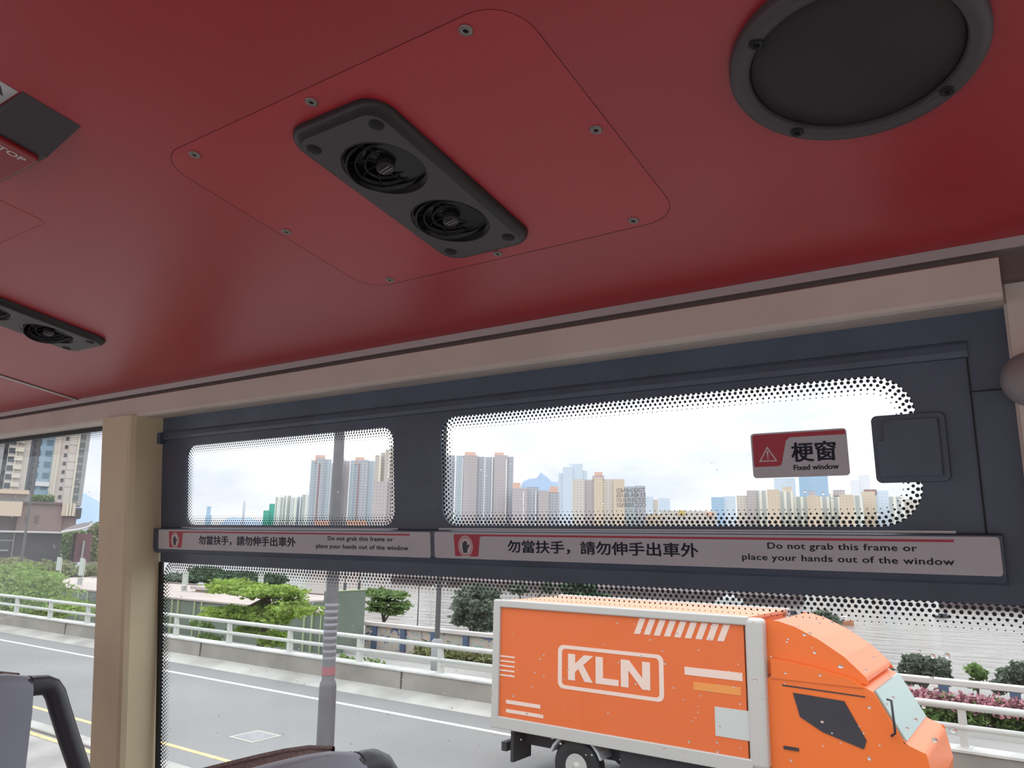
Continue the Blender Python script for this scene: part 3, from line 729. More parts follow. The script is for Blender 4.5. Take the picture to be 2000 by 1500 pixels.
# ================================================================== TRUCK
TY0, TY1, TX0 = 11.3, 13.5, -8.03
tk = thing('box_truck', 'orange box truck driving past in the far lane', 'truck', T(TX0, TY0, 0))
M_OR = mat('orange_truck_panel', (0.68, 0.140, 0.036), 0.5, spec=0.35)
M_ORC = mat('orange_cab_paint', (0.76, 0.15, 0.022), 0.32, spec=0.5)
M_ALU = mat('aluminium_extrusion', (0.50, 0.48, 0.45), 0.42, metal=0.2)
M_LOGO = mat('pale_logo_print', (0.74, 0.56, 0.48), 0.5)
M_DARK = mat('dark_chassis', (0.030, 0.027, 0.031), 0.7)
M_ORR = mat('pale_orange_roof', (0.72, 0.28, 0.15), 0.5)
BL, BZ0, BZ1, BWd = 4.36, 0.98, 2.80, 2.2
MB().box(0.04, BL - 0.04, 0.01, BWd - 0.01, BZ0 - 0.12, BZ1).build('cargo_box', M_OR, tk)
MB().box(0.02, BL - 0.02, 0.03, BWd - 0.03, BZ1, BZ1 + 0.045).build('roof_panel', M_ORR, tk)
MB().box(-0.03, BL + 0.03, -0.03, 0.07, BZ1 - 0.055, BZ1 + 0.07).build('top_edge', M_ALU, tk, None, 0.02)
MB().box(-0.03, BL + 0.03, BWd - 0.07, BWd + 0.03, BZ1 - 0.055, BZ1 + 0.07).build('top_edge', M_ALU, tk, None, 0.02)
MB().box(-0.03, BL + 0.03, -0.03, 0.07, BZ0 - 0.19, BZ0).build('bottom_edge', M_ALU, tk, None, 0.012)
MB().box(-0.03, BL + 0.03, BWd - 0.07, BWd + 0.03, BZ0 - 0.19, BZ0).build('bottom_edge', M_ALU, tk, None, 0.012)
MB().box(-0.04, 0.10, -0.035, 0.10, BZ0 - 0.19, BZ1 + 0.06).build('corner_post', M_ALU, tk, None, 0.015)
MB().box(BL - 0.02, BL + 0.24, -0.035, 0.20, BZ0 - 0.12, BZ1 + 0.05).build('corner_post', M_ALU, tk, None, 0.06, 3)
# livery on the side facing the bus
SM = T(0, 0.010, 0) @ frame(Vector((0, 0, 0)), Vector((1, 0, 0)), Vector((0, 0, 1)), Vector((0, -1, 0)))
def tuv(px, py):
    p = at(px, py, TY0); return (p.x - TX0, p.z)
lx0, lx1, lz0, lz1 = 1.25, 3.09, 1.555, 2.225
plate('logo_frame', [rrect(lx0, lx1, lz0, lz1, 0.10), rrect(lx0 + 0.075, lx1 - 0.075, lz0 + 0.055, lz1 - 0.055, 0.06)], 0.0, 0.004, M_LOGO, tk, SM)
K = [(0, 0), (0.22, 0), (0.36, 0.17), (0.33, 0), (0.0, 0)]
def letter(name, loops, ox):
    plate(name, [[(ox + x, 1.70 + y) for x, y in lp] for lp in loops], 0.0, 0.004, M_LOGO, tk, SM)
letter('letter_k', [[(0, 0), (0.13, 0), (0.13, 0.13), (0.19, 0.18), (0.30, 0), (0.45, 0), (0.28, 0.25), (0.46, 0.40), (0.29, 0.40), (0.13, 0.26), (0.13, 0.40), (0, 0.40)]], 1.44)
letter('letter_l', [[(0, 0), (0.40, 0), (0.40, 0.09), (0.13, 0.09), (0.13, 0.40), (0, 0.40)]], 1.94)
letter('letter_n', [[(0, 0), (0.13, 0), (0.13, 0.25), (0.36, 0), (0.49, 0), (0.49, 0.40), (0.36, 0.40), (0.36, 0.16), (0.14, 0.40), (0, 0.40)]], 2.38)
for k in range(5):
    MB().box(0.10, 0.40, 1.80 + 0.0, 1.825, 0, 0.004).build('rear_stripe', M_LOGO, tk, SM @ T(0, -0.175 + 0.076 * k, 0))
for k in range(9):
    x = 2.64 + 0.165 * k
    plate('slanted_stripe', [[(x - 0.13 + 0.10, 2.50), (x - 0.03 + 0.10, 2.50), (x + 0.17, 2.735), (x + 0.07, 2.735)]], 0.0, 0.004, M_LOGO, tk, SM)
MB().box(0.24, 0.92, 1.195, 1.255, 0, 0.004).build('small_print', M_LOGO, tk, SM)
MB().box(0.24, 0.98, 1.055, 1.110, 0, 0.004).build('small_print', M_LOGO, tk, SM)
link('side_lettering', text_mesh('Worldwide', 0.86, 0.15, 0.02, 0.004), M_LOGO, tk, SM @ T(3.45, 1.97, 0)) if False else MB().box(3.42, 4.28, 1.985, 2.095, 0, 0.004).build('side_print', M_LOGO, tk, SM)
MB().box(3.55, 4.25, 1.79, 1.90, 0, 0.004).build('side_print', mat('amber_print', (0.72, 0.27, 0.06), 0.5), tk, SM)
MB().box(3.86, 4.36, 1.21, 1.60, 0, 0.006).build('pale_panel', mat('pale_side_panel', (0.52, 0.52, 0.50), 0.5), tk, SM)
# chassis, wheels
MB().box(0.15, 6.0, 0.45, BWd - 0.45, 0.50, 0.80).box(0.1, 0.2, 0.1, BWd - 0.1, 0.42, 0.56).box(0.30, 0.36, 0.08, 0.62, 0.28, 0.80).box(2.3, 4.0, 0.12, 0.5, 0.35, 0.78).build('chassis', M_DARK, tk)
def wheel(name, x, y, s):
    w = MB().lathe([(0.17, 0.02), (0.20, 0.0), (0.36, 0.0), (0.405, 0.03), (0.405, 0.20), (0.36, 0.235), (0.0, 0.235)], 36).build(name, M_RUBBER, tk, T(x, y, 0.405) @ Matrix.Rotation(math.pi / 2 * s, 4, 'X'))
    MB().lathe([(0.20, 0.004), (0.17, 0.05), (0.09, 0.055), (0.07, 0.0), (0.0, -0.01)], 30).build('hub', M_ALU, w)
for x in (1.55, 5.45):
    wheel('wheel', x, 0.08, -1); wheel('wheel', x, BWd - 0.08, 1)
fa = [(1.55 + 0.50 * math.cos(math.radians(a)), 0.42 + 0.47 * math.sin(math.radians(a))) for a in range(20, 161, 14)]
fa += [(1.55 + 0.46 * math.cos(math.radians(a)), 0.42 + 0.43 * math.sin(math.radians(a))) for a in range(160, 19, -14)]
MB().prism(fa, 0.05, 0.40, 1).build('mudguard', mat('grey_mudguard', (0.42, 0.42, 0.43), 0.5), tk)
# cab
cabp = [(4.60, 0.55), (6.55, 0.55), (6.60, 0.95), (6.52, 1.36), (6.28, 1.45), (5.96, 2.02), (5.80, 2.10), (4.70, 2.12), (4.60, 2.05)]
MB().prism(cabp, 0.10, BWd - 0.10, 1).build('cab', M_ORC, tk, None, 0.07, 3)
defl = [(4.58, 2.10), (5.92, 2.10), (5.86, 2.20), (5.62, 2.42), (5.30, 2.62), (5.00, 2.76), (4.78, 2.82), (4.62, 2.83)]
MB().prism(defl, 0.16, BWd - 0.16, 1).build('roof_deflector', M_ORC, tk, None, 0.09, 3)
MB().prism([(4.66, 2.06), (5.86, 2.06), (5.72, 2.15), (5.20, 2.26), (4.66, 2.32)], 0.085, 0.14, 1).build('side_fairing', M_ORC, tk, None, 0.02)
wsp = [(6.275, 1.47), (6.305, 1.47), (5.985, 2.035), (5.955, 2.035)]
MB().prism(wsp, 0.16, BWd - 0.16, 1).build('windscreen', mat('pale_green_windscreen', (0.30, 0.40, 0.37), 0.12, spec=0.8), tk)
plate('side_window', [[(4.94, 1.90), (5.60, 1.87), (5.84, 1.42), (5.80, 1.31), (5.30, 1.45), (5.02, 1.60)]], 0.0, 0.006, mat('dark_cab_glass', (0.035, 0.032, 0.04), 0.10), tk, SM @ T(0, 0, -0.088 - 0.006 + 0.010))
plate('door_line', [[(4.80, 1.99), (5.86, 1.96), (5.86, 1.945), (4.80, 1.972)]], 0.0, 0.004, M_DARK, tk, SM @ T(0, 0, -0.087))
MB().box(4.78, 4.98, 0.085, 0.10, 1.16, 1.20).build('door_handle', M_DARK, tk)
MB().tube([(6.12, 0.12, 1.95), (6.20, -0.10, 1.98), (6.22, -0.12, 1.60), (6.14, 0.10, 1.52)], 0.015, 8).build('mirror_arm', M_DARK, tk)

# ================================================================== GROUND BELOW THE FLYOVER, PROMENADE AND SEA
GZ, SEA = -2.4, -5.0
struct('ground', MB().box(-260, 120, 16.02, 46.5, GZ - 3.5, GZ), mat('promenade_paving', (0.30, 0.285, 0.27), 0.8, var=0.2, scale=0.25), label='paved ground below the flyover')
def sea_mat():
    m = bpy.data.materials.new('harbour_water'); m.use_nodes = True
    nt = m.node_tree; b = nt.nodes['Principled BSDF']; N = nt.nodes.new; L = nt.links.new
    b.inputs['Base Color'].default_value = (0.20, 0.175, 0.150, 1); b.inputs['Roughness'].default_value = 0.16; b.inputs['Specular IOR Level'].default_value = 0.5
    tc = N('ShaderNodeTexCoord'); mp = N('ShaderNodeMapping'); mp.inputs['Scale'].default_value = (0.35, 1.0, 1)
    mp.inputs['Rotation'].default_value = (0, 0, 0.35)
    n1 = N('ShaderNodeTexNoise'); n1.inputs['Scale'].default_value = 0.55; n1.inputs['Detail'].default_value = 4.0
    bp = N('ShaderNodeBump'); bp.inputs['Strength'].default_value = 0.9; bp.inputs['Distance'].default_value = 0.5
    L(tc.outputs['Object'], mp.inputs[0]); L(mp.outputs[0], n1.inputs['Vector']); L(n1.outputs['Fac'], bp.inputs['Height']); L(bp.outputs[0], b.inputs['Normal'])
    return m
seab = MB().add([(-4000, 46.4, SEA), (1500, 46.4, SEA), (1500, 1500, SEA), (-4000, 1500, SEA)], [(0, 1, 2, 3)])
struct('sea', seab, sea_mat(), label='rippled brownish harbour water')

# ------------------------------------------------------------------ foliage
M_TRUNK = mat('tree_bark', (0.075, 0.062, 0.052), 0.9, var=0.2, scale=5)
def leaf_mat(name, c, var=0.45):
    if name in MATS: return MATS[name]
    m = mat(name, c, 0.6, var=var, scale=1.3); b = m.node_tree.nodes['Principled BSDF']
    nt = m.node_tree; tl = nt.nodes.new('ShaderNodeBsdfTranslucent'); mx = nt.nodes.new('ShaderNodeMixShader'); mx.inputs[0].default_value = 0.38
    src = b.inputs['Base Color'].links[0].from_socket
    nt.links.new(src, tl.inputs['Color']); nt.links.new(b.outputs[0], mx.inputs[1]); nt.links.new(tl.outputs[0], mx.inputs[2])
    nt.links.new(mx.outputs[0], nt.nodes['Material Output'].inputs['Surface'])
    return m
def foliage_mesh(name, blobs, n, size, flat=0.0, seed=1):
    """leaf sprays scattered through ellipsoid clumps (x,y,z,rx,ry,rz)"""
    g = np.random.default_rng(seed)
    bl = np.array(blobs, float); vol = bl[:, 3] * bl[:, 4] * bl[:, 5]; wts = vol ** 0.75; wts /= wts.sum()
    idx = g.choice(len(bl), n, p=wts)
    d = g.normal(size=(n, 3)); d /= np.linalg.norm(d, axis=1)[:, None]
    r = g.random(n) ** 0.45
    lump = 1 + 0.30 * np.sin(d[:, 0] * 7 + idx) * np.cos(d[:, 1] * 6 + idx * 2) + 0.15 * np.sin(d[:, 2] * 9 + idx * 3)
    c = bl[idx, :3] + d * bl[idx, 3:6] * (r * lump)[:, None]
    a = g.normal(size=(n, 3)); a[:, 2] *= (1 - flat); a /= np.linalg.norm(a, axis=1)[:, None]
    b = np.cross(a, g.normal(size=(n, 3)) * np.array([1 - 0.0, 1, 1 - 0.0])); b /= np.linalg.norm(b, axis=1)[:, None]
    s = size * (0.6 + 0.8 * g.random(n))[:, None]
    v = np.empty((n, 6, 3))
    v[:, 0] = c - a * s; v[:, 1] = c - a * s * 0.35 + b * s * 0.42; v[:, 2] = c + a * s * 0.45 + b * s * 0.36
    v[:, 3] = c + a * s; v[:, 4] = c + a * s * 0.45 - b * s * 0.36; v[:, 5] = c - a * s * 0.35 - b * s * 0.42
    me = bpy.data.meshes.new(name)
    me.vertices.add(n * 6); me.vertices.foreach_set('co', v.reshape(-1))
    me.loops.add(n * 6); me.loops.foreach_set('vertex_index', np.arange(n * 6))
    me.polygons.add(n); me.polygons.foreach_set('loop_start', np.arange(n) * 6); me.polygons.foreach_set('loop_total', np.full(n, 6))
    me.update(calc_edges=True)
    return me
G_BRIGHT = leaf_mat('bright_green_leaves', (0.270, 0.390, 0.075))
G_MID = leaf_mat('mid_green_leaves', (0.170, 0.260, 0.085))
G_DARK = leaf_mat('dark_green_leaves', (0.085, 0.145, 0.080))
G_BLUE = leaf_mat('grey_green_leaves', (0.165, 0.20, 0.15))
G_OLIVE = leaf_mat('olive_leaves', (0.210, 0.225, 0.095))
def tree(name, label, base, blobs, n, size, m, trunk=None, cat='tree', group=None, seed=1, flat=0.3, tr=0.12):
    """base in world; blobs given as pixel boxes (x0,y0,x1,y1) on the plane of the tree, or as tuples of six"""
    t = thing(name, label, cat, T(*base), group)
    B = []
    for bb in blobs:
        if len(bb) == 4:
            p0 = at(bb[0], bb[1], base[1]); p1 = at(bb[2], bb[3], base[1])
            c = (p0 + p1) / 2; rx, rz = abs(p1.x - p0.x) / 2, abs(p0.z - p1.z) / 2
            B.append((c.x - base[0], RNG.uniform(-0.3, 0.3) * min(rx, 2.0), c.z - base[2], rx, min(rx * 0.9, 2.0), rz))
        else: B.append(bb)
    link('foliage', foliage_mesh('foliage', B, n, size, flat, seed), m, t)
    mb = MB()
    big = sorted(B, key=lambda q: -q[3] * q[5])[:5]
    if trunk is None:
        cx = np.mean([q[0] for q in big]); cz = min(q[2] for q in big)
        fork = (cx * 0.4, 0, max(cz * 0.6, 0.15))
        mb.tube([(0, 0, 0), (cx * 0.2, 0, fork[2] * 0.5), fork], [tr, tr * 0.85, tr * 0.7], 8)
        for q in big: mb.tube([fork, ((fork[0] + q[0]) / 2, q[1] / 2, (fork[2] + q[2]) / 2 + 0.1), (q[0], q[1], q[2] + q[5] * 0.3)], [tr * 0.55, tr * 0.4, tr * 0.12], 6)
    else:
        mb.tube(trunk, [tr * (1 - 0.12 * i) for i in range(len(trunk))], 8)
        for q in big: mb.tube([trunk[-1], ((trunk[-1][0] + q[0]) / 2, q[1] / 2, (trunk[-1][2] + q[2]) / 2), (q[0], q[1], q[2] + q[5] * 0.3)], [tr * 0.5, tr * 0.35, tr * 0.1], 6)
    mb.build('trunk', M_TRUNK, t)
    return t
def base_at(px, py, Y, z=GZ):
    p = at(px, py, Y); return (p.x, Y, z)
# layered street tree in front of the green wall
b1 = base_at(500, 1255, 24.0)
tree('layered_tree', 'bright green layered tree with dark leaning trunk before the green wall', b1,
     [(432, 1130, 505, 1160), (462, 1138, 562, 1170), (500, 1144, 572, 1172), (438, 1178, 512, 1216), (462, 1184, 524, 1222), (536, 1164, 584, 1202), (552, 1172, 616, 1208), (512, 1184, 570, 1224), (450, 1222, 505, 1242), (512, 1230, 552, 1266), (500, 1176, 545, 1208), (560, 1146, 584, 1168)],
     17000, 0.105, G_BRIGHT, [(0, 0, 0), (0.15, 0, 0.9), (0.45, 0, 1.9), (0.55, 0, 2.6), (0.6, 0, 3.6)], group=None, seed=3, flat=0.5, tr=0.20)
tree('sapling', 'small sparse sapling behind the near end of the railing', base_at(388, 1262, 23.0), [(370, 1212, 392, 1226), (388, 1216, 414, 1230), (395, 1236, 425, 1256)], 420, 0.12, G_MID, seed=4, tr=0.04)
tree('waterside_tree', 'dark green tree rising behind the flat roof', base_at(440, 1190, 44.0),
     [(370, 1108, 420, 1142), (395, 1112, 470, 1142), (450, 1118, 505, 1140), (500, 1120, 545, 1146), (470, 1124, 530, 1148)], 8000, 0.2, G_DARK, seed=5)
tree('waterside_tree', 'faint green bush at the far end of the flat roof', base_at(335, 1190, 44.0), [(322, 1118, 345, 1140), (335, 1124, 356, 1142)], 700, 0.22, G_BLUE, seed=6)
tree('spreading_tree', 'airy green tree with spreading branches beside the tall green wall', base_at(745, 1222, 37.5),
     [(718, 1148, 760, 1166), (730, 1152, 790, 1172), (725, 1168, 770, 1188), (748, 1172, 798, 1192), (722, 1182, 760, 1196), (745, 1186, 784, 1202)], 5200, 0.13, G_MID, seed=7, flat=0.5)
tree('bushy_tree', 'bushy grey-green tree by the mural fence behind the truck', base_at(918, 1255, 37.0),
     [(892, 1142, 960, 1180), (900, 1160, 968, 1206), (886, 1192, 930, 1226), (920, 1190, 966, 1232), (930, 1206, 964, 1236)], 8000, 0.14, G_BLUE, seed=8)
tree('promenade_tree', 'tall slender grey-green tree rising just beyond the truck cab', base_at(1640, 1315, 38.5), [(1578, 1196, 1640, 1236), (1590, 1206, 1646, 1250), (1612, 1240, 1652, 1278), (1625, 1262, 1662, 1284)], 6000, 0.125, G_BLUE, group='trees along the promenade', seed=9)
tree('promenade_tree', 'round dark tree right of the cab, behind the white rail', base_at(1705, 1332, 38.5), [(1666, 1284, 1700, 1322), (1680, 1274, 1722, 1308), (1705, 1292, 1742, 1328), (1672, 1304, 1696, 1334)], 5000, 0.12, G_BLUE, group='trees along the promenade', seed=10)
tree('promenade_tree', 'wide dark tree with two crowns behind the white rail', base_at(1808, 1345, 38.5), [(1754, 1290, 1790, 1330), (1766, 1276, 1806, 1312), (1796, 1284, 1832, 1314), (1822, 1286, 1858, 1326), (1765, 1314, 1788, 1338), (1832, 1316, 1852, 1342), (1790, 1306, 1826, 1322)], 6500, 0.12, G_BLUE, group='trees along the promenade', seed=11)
tree('promenade_tree', 'small thin light green tree behind the white rail', base_at(1912, 1352, 38.5), [(1888, 1298, 1918, 1322), (1900, 1306, 1926, 1328), (1890, 1330, 1912, 1344)], 800, 0.15, G_MID, group='trees along the promenade', seed=12, tr=0.06)
tree('promenade_tree', 'broad dark tree cut by the edge of the frame', base_at(1985, 1362, 38.5), [(1946, 1306, 1984, 1340), (1934, 1326, 1968, 1354), (1970, 1294, 2010, 1330), (1990, 1304, 2045, 1350), (1962, 1330, 2000, 1356)], 6000, 0.12, G_BLUE, group='trees along the promenade', seed=13)
tree('promenade_tree', 'dark tree top over the truck roof below the wider sticker', base_at(1130, 1250, 39.0), [(1098, 1136, 1150, 1158), (1125, 1130, 1165, 1160), (1110, 1150, 1180, 1180)], 1800, 0.2, G_DARK, group='trees along the promenade', seed=14)
tree('promenade_tree', 'small tree top over the rear of the truck roof', base_at(1012, 1240, 39.0), [(998, 1140, 1028, 1160), (1060, 1138, 1082, 1156)], 700, 0.18, G_BLUE, group='trees along the promenade', seed=15)
# thickets by the flyover seen through the second window
tree('thicket', 'yellow-green thicket behind the railing through the second window', base_at(60, 1240, 22.0), [(-40, 1100, 60, 1160), (20, 1110, 100, 1170), (50, 1130, 120, 1190), (-20, 1150, 80, 1215), (70, 1160, 160, 1215), (-90, 1110, 0, 1200)], 15000, 0.12, leaf_mat('fresh_green_leaves', (0.235, 0.340, 0.085)), cat='bushes', seed=16)
tree('thicket', 'olive thicket beside the pale antennas through the second window', base_at(120, 1200, 44.5), [(-20, 1088, 70, 1116), (60, 1092, 116, 1130), (120, 1102, 150, 1136), (160, 1100, 186, 1134)], 3200, 0.25, G_OLIVE, cat='bushes', seed=17)
tree('climbing_creeper', 'bright creeper climbing at the corner of the dark podium', base_at(132, 1110, 150.0, GZ), [(119, 1036, 142, 1064), (128, 1036, 150, 1072), (118, 1056, 140, 1096), (130, 1066, 146, 1094), (146, 1036, 160, 1046)], 2600, 0.75, G_MID, cat='creeper', seed=18, tr=0.2)
tree('climbing_creeper', 'narrow green strip of plants beside the pillar at the podium end', base_at(178, 1110, 150.0, GZ), [(176, 1022, 192, 1056), (172, 1050, 190, 1096), (174, 1090, 190, 1120)], 1600, 0.75, G_OLIVE, cat='creeper', seed=19, tr=0.2)

# hedges by the path
def hedge(label, px0, px1, Y, h, m, seed, n=1500, size=0.14, name='hedge', dz=0.0, gname='foliage'):
    a, b = at(px0, 1280, Y), at(px1, 1280, Y); L_ = b.x - a.x; k = max(2, int(L_ / 0.9))
    t = thing(name, label, 'hedge', T(a.x, Y, GZ))
    link(gname, foliage_mesh(gname, [((i + 0.5) * L_ / k, RNG.uniform(-0.2, 0.2), h * 0.5 + dz, L_ / k * 0.75, 0.6, h * 0.55) for i in range(k)], n, size, 0.2, seed), m, t)
    MB().box(0.2, L_ - 0.2, -0.35, 0.35, 0, 0.15).build('planter_bed', mat('bed_soil', (0.09, 0.07, 0.055), 0.9), t)
    return t
hedge('low olive hedge by the path behind the railing', 815, 965, 33.6, 0.8, G_OLIVE, 21)
hedge('green shrubs at the foot of the tall green wall', 655, 740, 28.5, 0.6, G_MID, 22, 700)
fl = hedge('pink flowering hedge below the white promenade rail', 1690, 2120, 33.95, 1.05, G_MID, 23, 4200, 0.11)
L_ = 12.0
fa_ = at(1690, 1280, 33.95); fb_ = at(2120, 1280, 33.95)
link('blossom', foliage_mesh('blossom', [((i + 0.5) * (fb_.x - fa_.x) / 14, -0.15, 0.92, 0.55, 0.6, 0.36) for i in range(14)], 3400, 0.085, 0.2, 24), mat('pink_bougainvillea', (0.40, 0.17, 0.20), 0.7, var=0.5, scale=2.2), fl)

# ------------------------------------------------------------------ mural fence along the promenade
FY = 35.0
fx0, fx1 = -34.6, 14.0
pf = thing('promenade_fence', 'long low fence with white coping, blue posts and painted panels', 'fence', T(0, FY, GZ))
MB().box(fx0, fx1, -0.12, 0.30, 1.30, 1.52).build('coping', mat('white_coping_paint', (0.60, 0.555, 0.53), 0.6, var=0.06, scale=0.8), pf, None, 0.03)
def mural_mat():
    m = mat('spray_paint_mural', (0.4, 0.35, 0.32), 0.8); nt = m.node_tree; b = nt.nodes['Principled BSDF']; N = nt.nodes.new; L = nt.links.new
    tc = N('ShaderNodeTexCoord'); mp = N('ShaderNodeMapping'); mp.inputs['Scale'].default_value = (1.0, 1.0, 1.6)
    nz = N('ShaderNodeTexNoise'); nz.inputs['Scale'].default_value = 1.1; nz.inputs['Detail'].default_value = 2.0; nz.inputs['Distortion'].default_value = 2.2
    rp = N('ShaderNodeValToRGB'); rp.color_ramp.interpolation = 'CONSTANT'
    cs = [(0.0, (0.02, 0.03, 0.05)), (0.30, (0.16, 0.26, 0.42)), (0.37, (0.58, 0.47, 0.37)), (0.48, (0.50, 0.49, 0.47)), (0.575, (0.28, 0.46, 0.40)), (0.62, (0.56, 0.43, 0.34)), (0.70, (0.07, 0.07, 0.08))]
    e = rp.color_ramp.elements
    e[0].position = 0.0; e[0].color = (*cs[0][1], 1); e[1].position = cs[1][0]; e[1].color = (*cs[1][1], 1)
    for p, c in cs[2:]:
        k = e.new(p); k.color = (*c, 1)
    L(tc.outputs['Object'], mp.inputs[0]); L(mp.outputs[0], nz.inputs['Vector']); L(nz.outputs['Fac'], rp.inputs[0]); L(rp.outputs[0], b.inputs['Base Color'])
    return m
MB().box(fx0, -12.0, 0.06, 0.16, 0.0, 1.30).build('mural_panel', mural_mat(), pf)
M_BLUEP = mat('blue_post_paint', (0.085, 0.125, 0.21), 0.6)
pme = MB().box(-0.17, 0.17, -0.10, 0.05, 0, 1.30).mesh('post')
for k in range(-4, 17): link('post', pme, M_BLUEP, pf, T(-24.55 + 2.30 * k, 0, 0))
struct('path_kerb', MB().box(-80, 40, 32.6, 32.85, GZ, GZ + 0.22), mat('pale_path_kerb', (0.5, 0.49, 0.46), 0.8), label='pale kerb of the promenade path')
struct('path_brick', MB().box(-80, 40, 33.2, 34.9, GZ, GZ + 0.012), mat('red_brick_path', (0.30, 0.19, 0.165), 0.85, var=0.15, scale=1.2), label='reddish paved path beside the promenade fence')
# low white handrail beyond the parapet
hr = thing('handrail', 'thin white handrail on the ramp beyond the parapet', 'railing', T(-24.6, 21.0, GZ))
MB().tube([(-3.5, 0, 1.02), (3.2, 0, 0.98)], 0.035, 8).build('rail', M_RAIL, hr)
for x in (-3.2, -1.0, 1.1, 3.0): MB().tube([(x, 0, 0), (x, 0, 1.0)], 0.025, 6).build('post', M_RAIL, hr)
# thin lamp posts and small posts
M_THIN = mat('slim_post_paint', (0.085, 0.085, 0.088), 0.5)
def slim_post(label, px, py, Y, z, h, r, m=M_THIN, box=None, name='lamp_post', cat='lamp post'):
    p = at(px, py, Y)
    t = thing(name, label, cat, T(p.x, Y, z))
    MB().lathe([(r * 1.25, 0.0), (r * 1.1, h * 0.3), (r * 0.8, h)], 12).build('shaft', m, t)
    if box: MB().lathe([(box[0], 0.0), (box[0], box[1]), (r * 1.3, box[1] + 0.06)], 12).build('base', mat('grey_post_base', (0.27, 0.28, 0.28), 0.6), t)
    MB().tube([(0, 0, h - 0.05), (0, 0.2, h + 0.15), (0, 0.9, h + 0.22)], r * 0.7, 8).build('arm', m, t)
    MB().box(-0.1, 0.1, 0.7, 1.4, h + 0.18, h + 0.28).build('lantern', M_BAND, t)
    return t
slim_post('slim dark lamp post between the two upper lights, standing behind the railing', 853, 1270, 16.5, 0.0, 9.6, 0.060, box=(0.15, 1.28))
slim_post('slim lamp post crossing the residential tower through the second window', 50, 1040, 30.0, GZ, 17.0, 0.085, M_THIN)
for px, py, h in ((815, 1228, 2.6), (840, 1228, 2.2)):
    slim_post('short %s promenade lamp over the white coping' % ('nearer' if px > 830 else 'slimmer'), px, py, 37.8, GZ, h + 1.3, 0.035, M_THIN if px < 830 else M_RAIL)
# small red signal lamp on the fence
p = at(1751, 1353, 32.9)
sg = thing('signal_lamp', 'round red signal lamp glowing beside the flowering hedge', 'signal lamp', T(p.x, 32.9, GZ))
MB().tube([(-0.18, 0.0, 0), (-0.18, 0, p.z - GZ + 0.2)], 0.06, 8).build('post', M_THIN, sg)
MB().box(-0.14, 0.14, 0.02, 0.25, p.z - GZ - 0.17, p.z - GZ + 0.17).build('housing', M_THIN, sg)
MB().lathe([(0.10, 0), (0.09, 0.03), (0.0, 0.05)], 20).build('lens', mat('lit_red_lens', (0.6, 0.01, 0.01), 0.3, emit=(1.0, 0.03, 0.03, 1.1)), sg, T(0, 0.02, p.z - GZ) @ Matrix.Rotation(math.pi / 2, 4, 'X'))

# ------------------------------------------------------------------ flat-roofed green building
GY = 31.5
M_GWALL = mat('muted_green_cladding', (0.150, 0.185, 0.150), 0.7, var=0.12, scale=0.5)
M_GPIL = mat('pale_green_batten', (0.36, 0.42, 0.25), 0.7)
M_ROOFP = mat('pinkish_roof_tile', (0.43, 0.365, 0.33), 0.85, var=0.12, scale=0.6)
pA, pB = at(318, 1168, GY), at(575, 1192, GY)
gx0, gx1 = -78.0, at(636, 1180, GY).x
gz = 0.5 * (pA.z + pB.z)
gb = thing('flat_roof_building', 'long low green-walled building with a pinkish flat roof', 'building', T(gx0, GY, GZ))
GL, GH = gx1 - gx0, gz - GZ
GB = GL - 6.6                                     # the rear part stops short of the front wall
MB().box(0, GL, 0, 2.3, 0, GH).box(0, GB, 2.3, 9.5, 0, GH).build('wall', M_GWALL, gb)
MB().box(-0.1, GL, -0.12, 2.3, GH, GH + 0.10).box(-0.1, GB, 2.3, 9.5, GH, GH + 0.10).build('roof', M_ROOFP, gb)
pz = at(480, 1150, GY + 9.5).z
MB().box(0, GB, 9.3, 9.6, GH + 0.1, pz - GZ).build('parapet', mat('pink_parapet', (0.36, 0.285, 0.265), 0.85, var=0.1, scale=0.6), gb)
MB().box(0, GB, 9.22, 9.68, pz - GZ, pz - GZ + 0.08).build('parapet_cap', mat('dark_cap', (0.20, 0.16, 0.15), 0.8), gb)
bm_ = MB().box(-0.06, 0.06, -0.10, 0.0, 0, GH - 0.02).mesh('batten')
for px in (128, 150, 168, 336, 348, 380, 394, 452, 597, 612, 630):
    link('batten', bm_, M_GPIL, gb, T(at(px, 1200, GY).x - gx0, 0, 0))
rg_ = thing('tall_green_wall', 'tall plain green wall block at the end of the low building', 'building', T(gx1 + 0.55, GY - 0.2, GZ))
gx1 += 0.55
cX = at(641, 1200, GY - 0.2).x; r712 = at(712, 1200, 1.0).x
tw = cX - gx1; tdep = cX / r712 - (GY - 0.2); tz = at(690, 1154, GY + 1.6).z - GZ
MB().box(-0.5, tw, 0, tdep, 0, tz).build('wall', M_GWALL, rg_)
MB().box(-0.52, tw + 0.03, -0.03, tdep + 0.03, tz, tz + 0.05).build('cap', M_GPIL, rg_)
# roof hut
hp_ = at(397, 1168, 36.0)
hz = gz + 0.10
ht = thing('roof_hut', 'small pinkish hut with grey door on the flat roof', 'hut', T(hp_.x, 36.0, hz))
hw_ = (at(418, 1160, 36.0).x - at(375, 1160, 36.0).x) / 2; hh_ = at(397, 1152, 36.0).z - hz
MB().box(-hw_ + 0.3, hw_, 0, 2.0, 0, hh_).build('wall', M_ROOFP, ht)
MB().box(-hw_ - 0.1, hw_ + 0.15, -0.2, 2.2, hh_, hh_ + 0.22).build('roof', mat('pale_roof_slab', (0.47, 0.42, 0.40), 0.8), ht)
MB().box(0.15, hw_ - 0.25, -0.04, 0.0, 0.05, hh_ - 0.15).build('door', mat('grey_door', (0.32, 0.34, 0.35), 0.6), ht)
